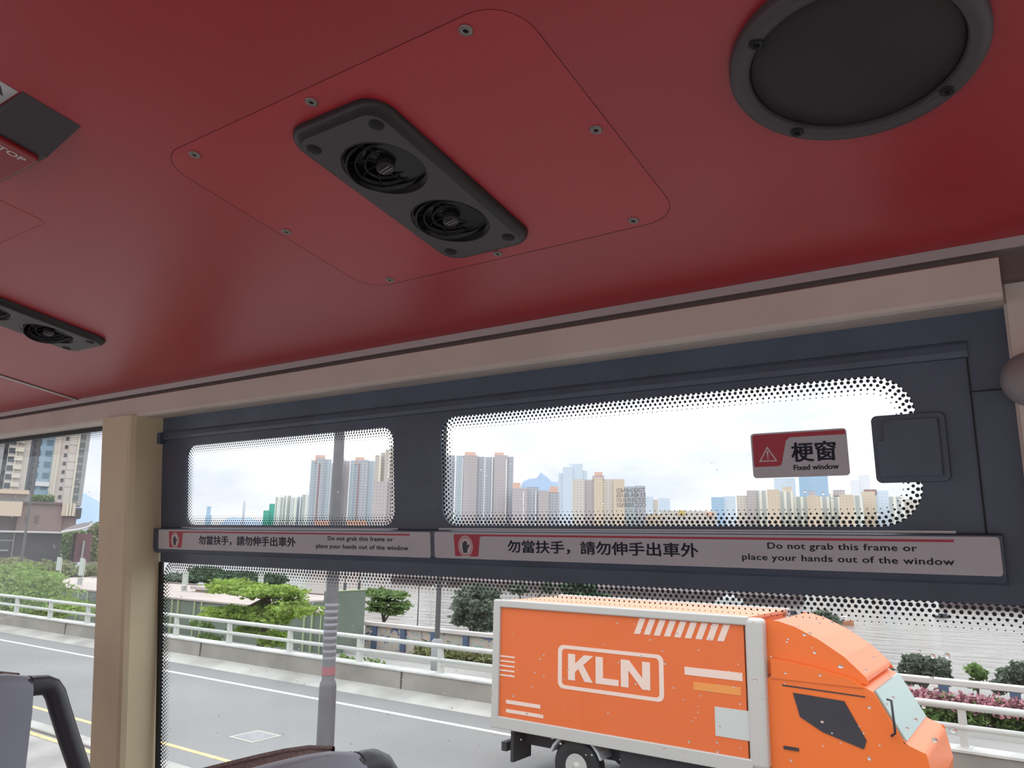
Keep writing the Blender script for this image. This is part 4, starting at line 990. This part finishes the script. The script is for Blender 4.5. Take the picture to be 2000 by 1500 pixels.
# panel antennas on the roof
M_ANT = mat('pale_green_antenna', (0.46, 0.51, 0.45), 0.5)
def antenna(label, px, py0, py1, Y, z, lean=0.0):
    top, bot = at(px, py0, Y), at(px, py1, Y)
    t = thing('panel_antenna', label, 'antenna', T(bot.x, Y, z), 'panel antennas on the roofs')
    h0, h1 = bot.z - z, top.z - z
    MB().tube([(0.05, 0.2, 0), (0.05, 0.2, h1 * 0.95)], 0.05, 8).build('mast', M_RAIL, t)
    w = 0.17 * Y / 31.5 * 1.25
    MB().prism([(-w, 0.0), (-w * 0.8, -0.1), (w * 0.8, -0.1), (w, 0.0), (w * 0.8, 0.08), (-w * 0.8, 0.08)], max(h0, 0.5) , h1, 2).build('panel', M_ANT, t)
    MB().box(-0.25, 0.0, -0.06, 0.16, max(h0 - 0.75, 0.05), max(h0 - 0.2, 0.4)).build('radio_unit', mat('grey_radio_box', (0.40, 0.41, 0.41), 0.6), t)
    return t
antenna('pale panel antenna by the roof hut', 360, 1116, 1142, 35.5, hz)
antenna('pale panel antenna behind the layered tree', 508, 1122, 1146, 40.5, hz)
antenna('pale panel antenna near the lamp post, at the rear parapet', 594, 1130, 1158, 39.5, hz)
antenna('pale panel antenna above the olive thicket in the second window', 113, 1088, 1114, 33.0, hz)
antenna('pale panel antenna beside the cream pillar in the second window', 157, 1090, 1124, 33.0, hz)
# thin rods on the tall wall
for fy, h_, wd in ((0.45, 1.0, 'shorter'), (0.85, 1.25, 'taller')):
    t = thing('lightning_rod', '%s thin rod on top of the tall green wall' % wd, 'rod', T(cX - 0.15, GY - 0.2 + tdep * fy, GZ + tz + 0.05))
    MB().tube([(0, 0, 0), (0, 0, h_)], 0.03, 6).build('rod', M_THIN, t)
    MB().box(-0.06, 0.06, -0.06, 0.06, 0.0, 0.4).build('clamp', M_THIN, t)

# ================================================================== FAR BUILDINGS (each turned square to its own sight line)
class Far:
    def __init__(s, pxc, rng, pyc=1000):
        d = ray(pxc, pyc); a = math.atan2(d[0], d[1]); s.c = np.array([math.sin(a), math.cos(a)]); s.r = np.array([math.cos(a), -math.sin(a)])
        s.rng = rng; s.a = a
        s.m = T(s.c[0] * rng, s.c[1] * rng, 0) @ Matrix.Rotation(-a, 4, 'Z')
    def xz(s, px, py, dep=0.0):
        d = ray(px, py); k = (s.rng + dep) / (d[0] * s.c[0] + d[1] * s.c[1]); return (d[0] * s.r[0] + d[1] * s.r[1]) * k, EYE + d[2] * k
    def rect(s, mb, x0, y0, x1, y1, dep, depth, z0=None):
        """box whose front fills a pixel rectangle; z0 sets its foot"""
        ym = 0.5 * (y0 + y1)
        xa, _ = s.xz(x0, ym, dep); xb, _ = s.xz(x1, ym, dep); zt = s.xz(0.5 * (x0 + x1), y0, dep)[1]; zb = s.xz(0.5 * (x0 + x1), y1, dep)[1] if z0 is None else z0
        return mb.box(xa, xb, dep, dep + depth, zb, zt)
B_GREY = facade_mat('grey_tower_facade', (0.461, 0.474, 0.512), (0.348, 0.368, 0.406), 3.0, 4.0, 0.5, 0.55)  # skyline facade colours from here on are lightened to carry haze
B_TEAL = facade_mat('blue_grey_tower_facade', (0.474, 0.538, 0.576), (0.382, 0.439, 0.485), 3.0, 4.0, 0.5, 0.6)
B_BROWN = facade_mat('pinkish_grey_facade', (0.512, 0.461, 0.461), (0.421, 0.383, 0.398), 3.0, 3.0, 0.5, 0.5)
B_BEIGE = facade_mat('beige_tower_facade', (0.640, 0.589, 0.525), (0.520, 0.483, 0.440), 3.0, 3.5, 0.5, 0.5)
B_STRIPE = facade_mat('white_striped_facade', (0.486, 0.512, 0.486), (0.416, 0.456, 0.444), 3.0, 2.5, 0.5, 0.5, (0.800, 0.800, 0.717), 7.0, 0.38)
B_STRIPEB = facade_mat('beige_striped_facade', (0.538, 0.499, 0.461), (0.432, 0.408, 0.383), 3.0, 2.5, 0.5, 0.5, (0.742, 0.678, 0.563), 9.0, 0.34)
B_PALEB = facade_mat('pale_blue_facade', (0.640, 0.717, 0.794), (0.570, 0.660, 0.752), 3.5, 4.0, 0.5, 0.7)
B_BLUE = facade_mat('blue_glass_facade', (0.410, 0.563, 0.717), (0.340, 0.507, 0.675), 4.0, 3.0, 0.6, 0.8)
B_GREEN = facade_mat('green_netting', (0.077, 0.422, 0.320), (0.070, 0.380, 0.292), 4.0, 4.0, 0.3, 0.5)
B_SAND = facade_mat('sand_tower_facade', (0.666, 0.550, 0.422), (0.567, 0.473, 0.380), 3.0, 3.0, 0.5, 0.4)
B_ORANGE = mat('salmon_roof_house', (0.72, 0.47, 0.38), 0.8)
B_PINK = facade_mat('salmon_podium', (0.717, 0.422, 0.307), (0.512, 0.333, 0.282), 4.0, 5.0, 0.4, 0.6)
B_WHITEE = mat('pale_edge_fin', (0.800, 0.800, 0.800), 0.7)
def tower(label, rng, wings, houses=(), fins=(), name='tower_block', group='towers across the harbour', depth=26):
    """wings: (x0,x1,ytop,material[,setback]) in pixels at mid height"""
    x0 = min(w[0] for w in wings); x1 = max(w[1] for w in wings)
    F = Far((x0 + x1) / 2, rng); t = thing(name, label, 'tower', F.m @ T(0, 0, SEA), group)
    for k, w in enumerate(wings):
        mb = MB(); F.rect(mb, w[0], w[2], w[1], 1040, w[4] if len(w) > 4 else (k % 2) * 3.0, depth, SEA)
        mb.build('wing', w[3], t, T(0, 0, -SEA))
    for h in houses:
        mb = MB(); F.rect(mb, h[0], h[1], h[2], h[3], 2.0, depth * 0.6); mb.build('roof_house', h[4] if len(h) > 4 else B_ORANGE, t, T(0, 0, -SEA))
    for f in fins:
        mb = MB(); F.rect(mb, f[0] - 1.0, f[1], f[0] + 1.0, 1040, -0.6, 1.0, SEA); mb.build('fin', f[2] if len(f) > 2 else B_WHITEE, t, T(0, 0, -SEA))
    return t
DFIN = mat('red_brown_fin', (0.30, 0.17, 0.17), 0.8)
tower('slim blue glass skyscraper far across the harbour', 2600, [(400, 412, 1006, B_BLUE), (402, 410, 989, B_BLUE)], group=None, name='skyscraper', depth=30)
tower('green-netted building under construction with a stepped top', 1000, [(513, 525, 997, B_GREEN), (524, 535, 984, B_GREEN)], group=None, name='building_site')
tower('white-striped tower group beside the green-netted building', 1050, [(535, 552, 971, B_STRIPE), (553, 566, 968, B_STRIPE, 4), (567, 578, 972, B_STRIPE), (579, 588, 970, B_TEAL, 5), (588, 600, 966, B_STRIPE)], fins=[(536, 968), (545, 966), (557, 966), (570, 967), (585, 966), (597, 962)])
tower('tall grey tower with salmon roof house, before the lamp post', 880, [(603, 616, 899, B_TEAL, 3), (614, 630, 894, B_GREY, 0), (629, 643, 897, B_TEAL, 4)], [(616, 889, 635, 904)], [(620, 905, DFIN)])
tower('tall grey tower partly behind the lamp post', 890, [(645, 655, 903, B_GREY, 3), (654, 668, 895, B_GREY, 0), (667, 681, 900, B_BROWN, 4)], fins=[(644, 905)])
tower('tall grey tower with salmon roof house right of the lamp post', 880, [(681, 694, 899, B_TEAL, 3), (693, 716, 898, B_GREY, 0), (714, 730, 900, B_TEAL, 4)], [(694, 893, 712, 907)], [(698, 905, DFIN), (680, 900)])
tower('beige striped slab rising to the edge of the smaller upper light', 760, [(729, 741, 889, B_STRIPEB), (740, 750, 884, B_STRIPEB, 4), (749, 759, 878, B_STRIPEB, 0), (758, 772, 871, B_STRIPEB, 4), (771, 800, 862, B_TEAL, 0)], depth=40)
tower('pinkish grey slab below the striped one', 700, [(727, 755, 940, B_BROWN, 0), (754, 766, 935, B_BROWN, 2), (765, 800, 930, B_BROWN, 0)], depth=20)
tower('salmon podium building at the foot of the grey towers', 690, [(614, 645, 1017, B_PINK), (676, 716, 1016, B_PINK)], group=None, name='podium_block', depth=20)
tower('grey tower pair with salmon crown at the edge of the larger upper light', 900, [(840, 868, 890, B_GREY), (869, 886, 889, B_GREY, 3), (889, 905, 890, B_TEAL, 0), (904, 931, 889, B_BROWN, -2), (930, 945, 892, B_GREY, 2)], [(908, 883, 929, 892)], [(887, 900), (902, 895), (929, 898)])
tower('grey tower with pale pink crown beside the hill', 900, [(946, 966, 893, B_GREY, 3), (964, 990, 889, B_BROWN, 0), (989, 1002, 892, B_GREY, 3)], [(966, 884, 984, 892)], [(960, 895), (988, 897)])
tower('lower grey block with small salmon crown below the hill', 870, [(1000, 1030, 953, B_BROWN), (1029, 1052, 951, B_GREY, 3), (1051, 1072, 958, B_BROWN, 0), (1071, 1092, 962, B_GREY, 2)], [(1001, 943, 1016, 954), (1074, 950, 1090, 963)], [(1022, 960), (1046, 960)])
tower('pale blue stepped tower right of the hill', 1150, [(1090, 1102, 924, B_PALEB, 4), (1099, 1118, 912, B_PALEB, 0), (1111, 1138, 906, B_PALEB, 3), (1136, 1147, 919, B_PALEB, 6)])
tower('wide beige tower with domed pink crown in the larger upper light', 860, [(1118, 1142, 936, B_BEIGE), (1140, 1162, 937, B_BROWN, 3), (1160, 1178, 934, B_SAND, 0), (1176, 1200, 936, B_BEIGE, 3), (1198, 1220, 936, B_SAND, 0)], [(1157, 929, 1180, 937, B_BROWN), (1161, 922, 1177, 930, B_ORANGE)])
tower('grey-green block behind the etched glass mark', 900, [(1218, 1240, 950, B_TEAL), (1239, 1261, 949, B_GREY, 3)])
tower('pale low block right of the etched glass mark', 1200, [(1261, 1276, 970, B_PALEB), (1275, 1286, 976, B_BEIGE)])
tower('small blue-grey block standing alone above the low sheds', 1300, [(1287, 1309, 973, B_PALEB)])
tower('pale blue glass block left of the sticker', 1200, [(1390, 1414, 971, B_BLUE), (1412, 1438, 969, B_PALEB)])
tower('pale blue tall block just under the sticker, nearer the skyline middle', 1250, [(1514, 1556, 934, B_PALEB)])
tower('pale blue tall block under the right end of the sticker', 1250, [(1563, 1620, 930, B_BLUE)])
tower('low long shed with orange bays at the far quay', 950, [(1228, 1290, 1004, B_SAND), (1290, 1400, 998, B_BEIGE, 3)], [(1240, 1000, 1252, 1008), (1326, 997, 1337, 1006, mat('yellow_bay', (0.62, 0.48, 0.14), 0.8)), (1380, 1000, 1392, 1008)], group=None, name='quay_shed', depth=15)
tower('pale grey block left in the right-hand skyline row', 900, [(1440, 1462, 968, B_BEIGE, 3), (1460, 1478, 958, B_BROWN, 0), (1476, 1500, 958, B_STRIPE, 3)])
tower('sand-coloured narrow tower in the skyline row under the sticker', 860, [(1500, 1524, 956, B_SAND)])
tower('white-striped tower in the skyline row under the sticker', 900, [(1524, 1552, 960, B_STRIPE), (1550, 1580, 970, B_STRIPE, 4)], [(1528, 951, 1546, 962, B_SAND)])
tower('sand-coloured tower under the right part of the sticker', 860, [(1578, 1604, 968, B_SAND)], [(1580, 959, 1592, 970, B_BROWN)])
tower('white-striped tower between two sand-coloured ones', 900, [(1603, 1622, 970, B_STRIPE), (1621, 1642, 964, B_STRIPE, 3)])
tower('broad beige tower with brown roof house below the latch', 860, [(1641, 1668, 966, B_SAND), (1667, 1688, 968, B_STRIPE, 3)], [(1627, 957, 1650, 968, B_BROWN)])
tower('bluish tower with red-brown roof at the right of the skyline', 900, [(1685, 1712, 960, B_SAND), (1710, 1738, 958, B_PALEB, 3)], [(1687, 956, 1712, 966, mat('red_brown_roof', (0.30, 0.19, 0.20), 0.8))])
tower('last striped tower at the right edge of the larger upper light', 860, [(1738, 1768, 970, B_STRIPE), (1766, 1800, 975, B_BEIGE, 3)])
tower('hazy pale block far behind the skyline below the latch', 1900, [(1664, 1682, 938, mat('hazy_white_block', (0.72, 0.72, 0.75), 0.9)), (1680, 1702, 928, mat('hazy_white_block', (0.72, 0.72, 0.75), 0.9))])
# suspension bridge mast
F = Far(476, 2200); t = thing('bridge_mast', 'tall slender tapering bridge mast on the hazy horizon', 'mast', F.m @ T(0, 0, SEA))
xb, zt = F.xz(477, 976); hgt = zt - SEA
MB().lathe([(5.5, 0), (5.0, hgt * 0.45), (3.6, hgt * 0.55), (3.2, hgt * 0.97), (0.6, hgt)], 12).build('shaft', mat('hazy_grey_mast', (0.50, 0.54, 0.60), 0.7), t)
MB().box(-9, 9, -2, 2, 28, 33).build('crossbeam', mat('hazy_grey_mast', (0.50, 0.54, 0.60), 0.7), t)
# far shore, and hills coloured blue to carry the distance haze
struct('shore_far', MB().box(-3200, 900, 640, 690, SEA, SEA + 3.0), mat('quay_stone', (0.30, 0.29, 0.27), 0.9), label='far quay at the foot of the skyline')
def hill(name, label, pts, rng, depth, col):
    F = Far(sum(p[0] for p in pts) / len(pts), rng); mb = MB(); prof = [F.xz(*p) for p in pts]; n = len(prof); R_ = 7
    vs = []
    for j in range(R_):
        k = math.cos((j / (R_ - 1) - 0.5) * math.pi) ** 0.7 if 0 < j < R_ - 1 else 0.0
        for i, (x, z) in enumerate(prof): vs.append((x, (j / (R_ - 1) - 0.5) * depth, SEA + (z - SEA) * k * (1 + 0.04 * math.sin(i * 2.1 + j))))
    mid = R_ // 2
    fs = [(j * n + i, j * n + i + 1, (j + 1) * n + i + 1, (j + 1) * n + i) for j in range(R_ - 1) for i in range(n - 1)]
    mb.add(vs, fs, True)
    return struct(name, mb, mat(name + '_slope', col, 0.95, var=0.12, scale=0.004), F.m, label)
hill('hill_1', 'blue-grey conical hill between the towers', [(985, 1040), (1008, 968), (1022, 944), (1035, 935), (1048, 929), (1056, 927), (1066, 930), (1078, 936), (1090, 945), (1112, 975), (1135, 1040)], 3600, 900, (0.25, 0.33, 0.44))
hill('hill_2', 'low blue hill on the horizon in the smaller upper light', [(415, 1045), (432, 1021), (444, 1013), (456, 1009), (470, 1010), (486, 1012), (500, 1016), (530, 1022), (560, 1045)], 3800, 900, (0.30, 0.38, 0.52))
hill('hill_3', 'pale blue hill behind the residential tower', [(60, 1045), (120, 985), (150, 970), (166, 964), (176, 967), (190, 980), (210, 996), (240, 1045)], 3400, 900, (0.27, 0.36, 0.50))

# ------------------------------------------------------------------ residential tower and podium seen through the second window
F = Far(85, 250, 910)
rt = thing('residential_tower', 'tall beige residential tower with blue glass bays through the second window', 'tower', F.m @ T(0, 0, GZ))
M_TB = mat('beige_tower_paint', (0.58, 0.52, 0.47), 0.8, var=0.04, scale=0.1)
M_TC = mat('cream_tower_column', (0.62, 0.58, 0.48), 0.8)
M_TP = mat('pink_beige_panel', (0.60, 0.53, 0.49), 0.8)
M_TG = facade_mat('dark_grey_service_recess', (0.17, 0.17, 0.19), (0.09, 0.09, 0.10), 2.0, 1.6, 0.5, 0.5)
M_TGL = facade_mat('dark_glass_strip', (0.16, 0.19, 0.21), (0.08, 0.10, 0.11), 3.0, 3.0, 0.5, 0.7)
M_BAY = facade_mat('blue_glass_bay', (0.26, 0.36, 0.44), (0.12, 0.19, 0.24), 3.05, 2.6, 0.55, 0.62)
M_GRB = mat('grey_tower_edge', (0.34, 0.34, 0.34), 0.8)
M_WIN = mat('dark_window_glass', (0.06, 0.07, 0.085), 0.15)
M_WFR = mat('pale_window_surround', (0.55, 0.53, 0.50), 0.7)
def seg(nm, x0, x1, dep, m, y0=640, y1=985, depth=14.0):
    """vertical strip of the tower given at the row y=910"""
    mb = MB(); xa = F.xz(x0, 910)[0]; xb = F.xz(x1, 910)[0]; z0 = F.xz(85, y1)[1]; z1 = F.xz(85, y0)[1]
    return mb.box(xa, xb, dep, dep + depth, z0 - GZ, z1 - GZ).build(nm, m, rt)
for nm, x0, x1, dep, m in (('wall_strip', -70, 3, 0.5, M_GRB), ('service_recess', 3, 12, 2.0, M_TGL), ('wall_strip', 12, 39, 0.0, M_TB), ('wall_strip', 27, 29.5, -0.4, M_TC), ('wall_strip', 39, 54.5, 0.3, M_TB),
                           ('glass_strip', 54.5, 59, 1.0, M_TGL), ('service_recess', 59, 74, 1.8, M_TG), ('glass_bay', 74, 101, -0.8, M_BAY), ('column', 101, 113, -1.3, M_TC), ('column', 104, 107, -1.6, M_TB),
                           ('wall_strip', 113, 131, 0.0, M_TP), ('wall_strip', 131, 147, -0.3, M_TB), ('column', 146, 150, -0.6, M_TC), ('bay_recess', 150, 161, 0.6, M_GRB), ('wall_strip', 161, 169, 0.2, M_GRB)):
    seg(nm, x0, x1, dep, m)
def twin(px, py, w, h, dep, nm='window', fr=True, m=M_WIN):
    """one window of the tower; the column position refers to the row y=910"""
    x = F.xz(px, 910)[0]; z = F.xz(px, py)[1] - GZ
    if fr:
        f_ = MB().box(x - w / 2 - 0.15, x + w / 2 + 0.15, dep - 0.12, dep, z - h / 2 - 0.15, z + h / 2 + 0.15).build(nm, M_WFR, rt)
        MB().box(x - w / 2, x + w / 2, dep - 0.16, dep - 0.12, z - h / 2, z + h / 2).build('pane', m, f_)
    else: MB().box(x - w / 2, x + w / 2, dep - 0.15, dep, z - h / 2, z + h / 2).build(nm, m, rt)
for k in range(-2, 5): twin(19.5, 897 + 17.2 * k, 1.5, 1.5, 0.0)
for k in range(-2, 4): twin(125, 889 + 16.4 * k, 0.7, 1.0, 0.0, fr=False)
for k in range(4, 7): twin(125, 889 + 16.4 * k, 0.7, 1.0, 0.0, fr=False)
for k in range(-2, 7): twin(155.5, 883 + 15.0 * k, 1.35, 1.7, 0.6, m=mat('grey_bay_glass', (0.17, 0.185, 0.19), 0.2))
for k in range(-2, 4):
    x = F.xz(34, 910)[0]; z = F.xz(34, 893 + 17.2 * k)[1] - GZ
    MB().box(x - 1.0, x + 1.0, -0.7, 0.0, z - 0.9, z - 0.6).box(x - 1.0, x + 1.0, -0.66, -0.60, z - 0.6, z + 0.35).build('air_conditioner_ledge', M_TC, rt)
    x0_, x1_ = F.xz(131.5, 910)[0], F.xz(146, 910)[0]; z = F.xz(139, 902 + 16.4 * k)[1] - GZ
    MB().box(x0_, x1_, -0.36, -0.3, z - 0.08, z + 0.08).build('wall_groove', M_GRB, rt)
zb = F.xz(85, 946)[1] - GZ
MB().box(F.xz(74, 910)[0], F.xz(101, 910)[0], -1.5, -0.8, zb - 0.6, zb + 0.6).build('balcony_band', mat('white_balcony', (0.62, 0.63, 0.64), 0.7), rt)
# podium group
P_ = Far(80, 190, 1010)
def pobj(name, label, cat, parts):
    t = thing(name, label, cat, P_.m @ T(0, 0, GZ))
    for (nm, x0, y0, x1, y1, dep, depth, m) in parts:
        mb = MB(); P_.rect(mb, x0, y0, x1, y1, dep, depth); mb.build(nm, m, t, T(0, 0, -GZ))
    return t
M_PB = mat('brown_podium_tile', (0.235, 0.165, 0.155), 0.7, var=0.15, scale=0.12)
M_PBD = mat('dark_brown_panel', (0.13, 0.095, 0.10), 0.7)
M_PBE = mat('sand_podium_block', (0.55, 0.44, 0.34), 0.8)
M_PK = mat('charcoal_podium_wall', (0.070, 0.068, 0.080), 0.6, var=0.2, scale=0.1)
M_PW = mat('white_podium_ledge', (0.55, 0.53, 0.53), 0.7)
pobj('podium', 'brown tiled podium with sand-coloured blocks below the residential tower', 'building', [
    ('wall', 34, 983, 122, 1039, 0, 30, M_PB), ('sand_block', -60, 978, 43, 1007, -3, 20, M_PBE), ('louvre_band', -60, 959, 58, 979, 2, 20, M_GRB), ('sand_band', -60, 955, 57, 963, 0, 20, M_PBE), ('lower_wall', -60, 1008, 36, 1038, 1, 20, M_PBD),
    ('roof_edge', 42, 980, 122, 984, -0.6, 1.0, M_PBD), ('slatted_block', 121, 983, 148, 1008, -1.5, 15, M_PBE), ('slat', 130, 983, 133, 1008, -1.8, 0.3, M_TC), ('slat', 136, 983, 139, 1008, -1.8, 0.3, M_TC), ('slat', 142, 983, 145, 1008, -1.8, 0.3, M_TC),
    ('dark_cube', 147, 992, 159, 1012, 0, 12, M_PK), ('panel', 50, 1006, 55, 1020, -0.2, 0.2, M_PBD), ('panel', 68, 1006, 75, 1021, -0.2, 0.2, M_PBD), ('lower_block', 120, 1010, 148, 1038, 0.5, 20, M_PB)])
pobj('footbridge', 'pale footbridge deck curving beside the brown podium', 'footbridge', [
    ('deck', -60, 1036.5, 121, 1040, -10, 4, M_PW)])
fb = [o for o in COL.objects if o.name == 'footbridge'][0]
rp_ = MB()
cv = [(120, 1040, 1037), (135, 1037, 1030), (150, 1035, 1024), (165, 1032, 1021), (175, 1028, 1020), (182, 1021, 1018)]
tops = [P_.xz(x, y1, -10) for x, y0, y1 in cv]; bots = [P_.xz(x, y0, -10) for x, y0, y1 in cv]
for i in range(len(cv) - 1):
    (xa, za), (xb_, zb_) = tops[i], tops[i + 1]; (xc, zc), (xd, zd) = bots[i], bots[i + 1]
    rp_.add([(xa, -10, za), (xb_, -10, zb_), (xd, -10, zd), (xc, -10, zc), (xa, -6, za), (xb_, -6, zb_), (xd, -6, zd), (xc, -6, zc)], [(0, 1, 2, 3), (7, 6, 5, 4), (0, 4, 5, 1), (3, 2, 6, 7), (0, 3, 7, 4), (1, 5, 6, 2)])
rp_.build('ramp_wall', mat('grey_ramp_side', (0.33, 0.31, 0.31), 0.8), fb, T(0, 0, -GZ))
rl = MB(); rl.tube([(x, -10.2, z) for x, z in bots], 0.28, 6); rl.build('ramp_edge', M_PW, fb, T(0, 0, -GZ))
pobj('charcoal_annex', 'dark charcoal annex wall under the pale footbridge', 'building', [
    ('wall', -60, 1040, 118, 1100, 2, 20, M_PK), ('joint', 24, 1040, 26, 1092, 1.8, 0.2, M_GRB), ('window_band', -60, 1054, 27, 1056, 1.7, 0.3, M_GRB), ('window', -60, 1056, 18, 1073, 1.8, 0.2, M_WIN), ('rail', -60, 1073, 16, 1076, 1.0, 0.6, M_GRB),
    ('maroon_wall', 146, 1042, 178, 1098, 4, 20, mat('maroon_wall', (0.17, 0.075, 0.085), 0.8, var=0.2, scale=0.1)), ('pipe', 160, 1056, 164, 1090, 3.5, 0.4, M_GRB)])
tree('roof_planting', 'green planting on the podium roof at the tower foot', tuple((F.m @ Vector((F.xz(85, 985)[0], -6, F.xz(85, 985)[1])))), [], 0, 0, G_MID) if False else None
fo = F.xz(66, 982); f1 = F.xz(100, 970)
rpn = thing('roof_planting', 'green planting on the podium roof at the tower foot', 'bushes', F.m @ T(0, 0, fo[1] - 1.0))
link('foliage', foliage_mesh('foliage', [(F.xz(px, 980)[0], -4.0, 1.6, 1.3, 1.2, 1.2 + 0.3 * (k % 2)) for k, px in enumerate((67, 72, 78, 84, 90, 96))], 1200, 0.45, 0.2, 31), G_MID, rpn)
MB().box(F.xz(62, 980)[0], F.xz(102, 980)[0], -5.2, -2.8, -0.6, 0.6).build('planter', M_GRB, rpn)

# ------------------------------------------------------------------ breakwater and boats
def sea_pt(px, py): return onz(px, py, SEA)
a = sea_pt(1240, 1166); b = sea_pt(1545, 1184)
bw = MB()
ang = math.atan2(b.y - a.y, b.x - a.x); L_ = (Vector((b.x, b.y)) - Vector((a.x, a.y))).length
bt = T(a.x, a.y, SEA) @ Matrix.Rotation(ang, 4, 'Z')
struct('breakwater', MB().prism([(0, -0.5), (0, 1.4), (1.5, 2.0), (7, 2.0), (9, -0.5)], -60, L_, 0), mat('breakwater_stone', (0.155, 0.125, 0.125), 0.9, var=0.3, scale=0.3), bt, 'low purple-brown breakwater beyond the truck roof')
tg = thing('breakwater_planting', 'green bushes on the breakwater above the truck roof', 'bushes', bt @ T(-26, 4, 2.0))
link('foliage', foliage_mesh('foliage', [(k * 2.1, 0, 1.2 + 0.9 * math.sin(k * 0.5), 2.0, 1.6, 1.7) for k in range(14)], 3600, 0.42, 0.2, 33), G_OLIVE, tg)
MB().box(0, 28, -0.6, 0.6, 0, 0.3).build('soil', mat('bed_soil', (0.09, 0.07, 0.055), 0.9), tg)
def boat(name, label, px, py, L_, W_, H_, hullm, housem=None, houses=(), yaw=None):
    p = sea_pt(px, py); t = thing(name, label, 'boat', T(p.x, p.y, SEA) @ Matrix.Rotation(ang if yaw is None else yaw, 4, 'Z'), None)
    st = [(-0.5, 0.80), (-0.35, 0.95), (0.0, 1.0), (0.3, 0.85), (0.45, 0.4), (0.5, 0.04)]
    vs = []
    for x, w in st:
        for s_, z in ((-1, H_ + 0.25 * max(0, x) * H_), (-0.75, -0.2), (0.75, -0.2), (1, H_ + 0.25 * max(0, x) * H_)): vs.append((x * L_, s_ * w * W_ / 2, z))
    fs = [(i * 4 + j, (i + 1) * 4 + j, (i + 1) * 4 + (j + 1) % 4, i * 4 + (j + 1) % 4) for i in range(len(st) - 1) for j in range(4)] + [(0, 1, 2, 3)]
    MB().add(vs, fs).build('hull', hullm, t)
    for (x0, x1, z0, z1) in houses: MB().box(x0 * L_, x1 * L_, -W_ * 0.36, W_ * 0.36, H_ + z0, H_ + z1).build('deckhouse', housem, t, None, 0.05)
    return t
M_TEAL = mat('teal_hull', (0.16, 0.34, 0.30), 0.5); M_WHB = mat('white_boat_paint', (0.68, 0.70, 0.70), 0.5); M_BLK = mat('black_hull', (0.05, 0.05, 0.06), 0.5)
boat('ferry', 'white ferry with teal hull moored beyond the truck roof', 1385, 1160, 19, 5, 1.1, M_TEAL, M_WHB, [(-0.45, 0.30, 0, 2.2), (-0.35, 0.12, 2.2, 3.6)])
boat('ferry', 'teal work boat moored at the end of the breakwater', 1490, 1170, 15, 4, 1.0, M_TEAL, M_WHB, [(-0.4, 0.1, 0, 1.5)])
boat('motorboat', 'small white motorboat before the breakwater, nearer the ferry', 1425, 1178, 4.5, 1.8, 0.7, M_WHB, M_WHB, [(-0.2, 0.15, 0, 0.6)])
boat('sampan', 'small dark sampan on open water right of the truck', 1841, 1206, 2.6, 1.3, 0.28, M_BLK, M_BLK, [(-0.1, 0.2, 0, 0.25)], yaw=1.2)
boat('sampan', 'small dark sampan beside the front of the truck roof', 1544, 1200, 2.6, 1.3, 0.30, M_BLK, M_BLK, [(-0.1, 0.2, 0, 0.25)], yaw=1.2)
boat('buoy_boat', 'tiny orange boat beyond the slender tree', 1651, 1220, 2.0, 1.1, 0.5, mat('orange_hull', (0.5, 0.22, 0.12), 0.5), M_WHB, [(-0.2, 0.1, 0, 0.5)])
boat('barge', 'dark purple barge behind the dots of the lower pane, at the frame edge', 1968, 1190, 20, 6, 1.6, mat('purple_grey_hull', (0.20, 0.16, 0.17), 0.6), M_WHB, [(0.1, 0.3, 0, 1.2)], yaw=0.1)
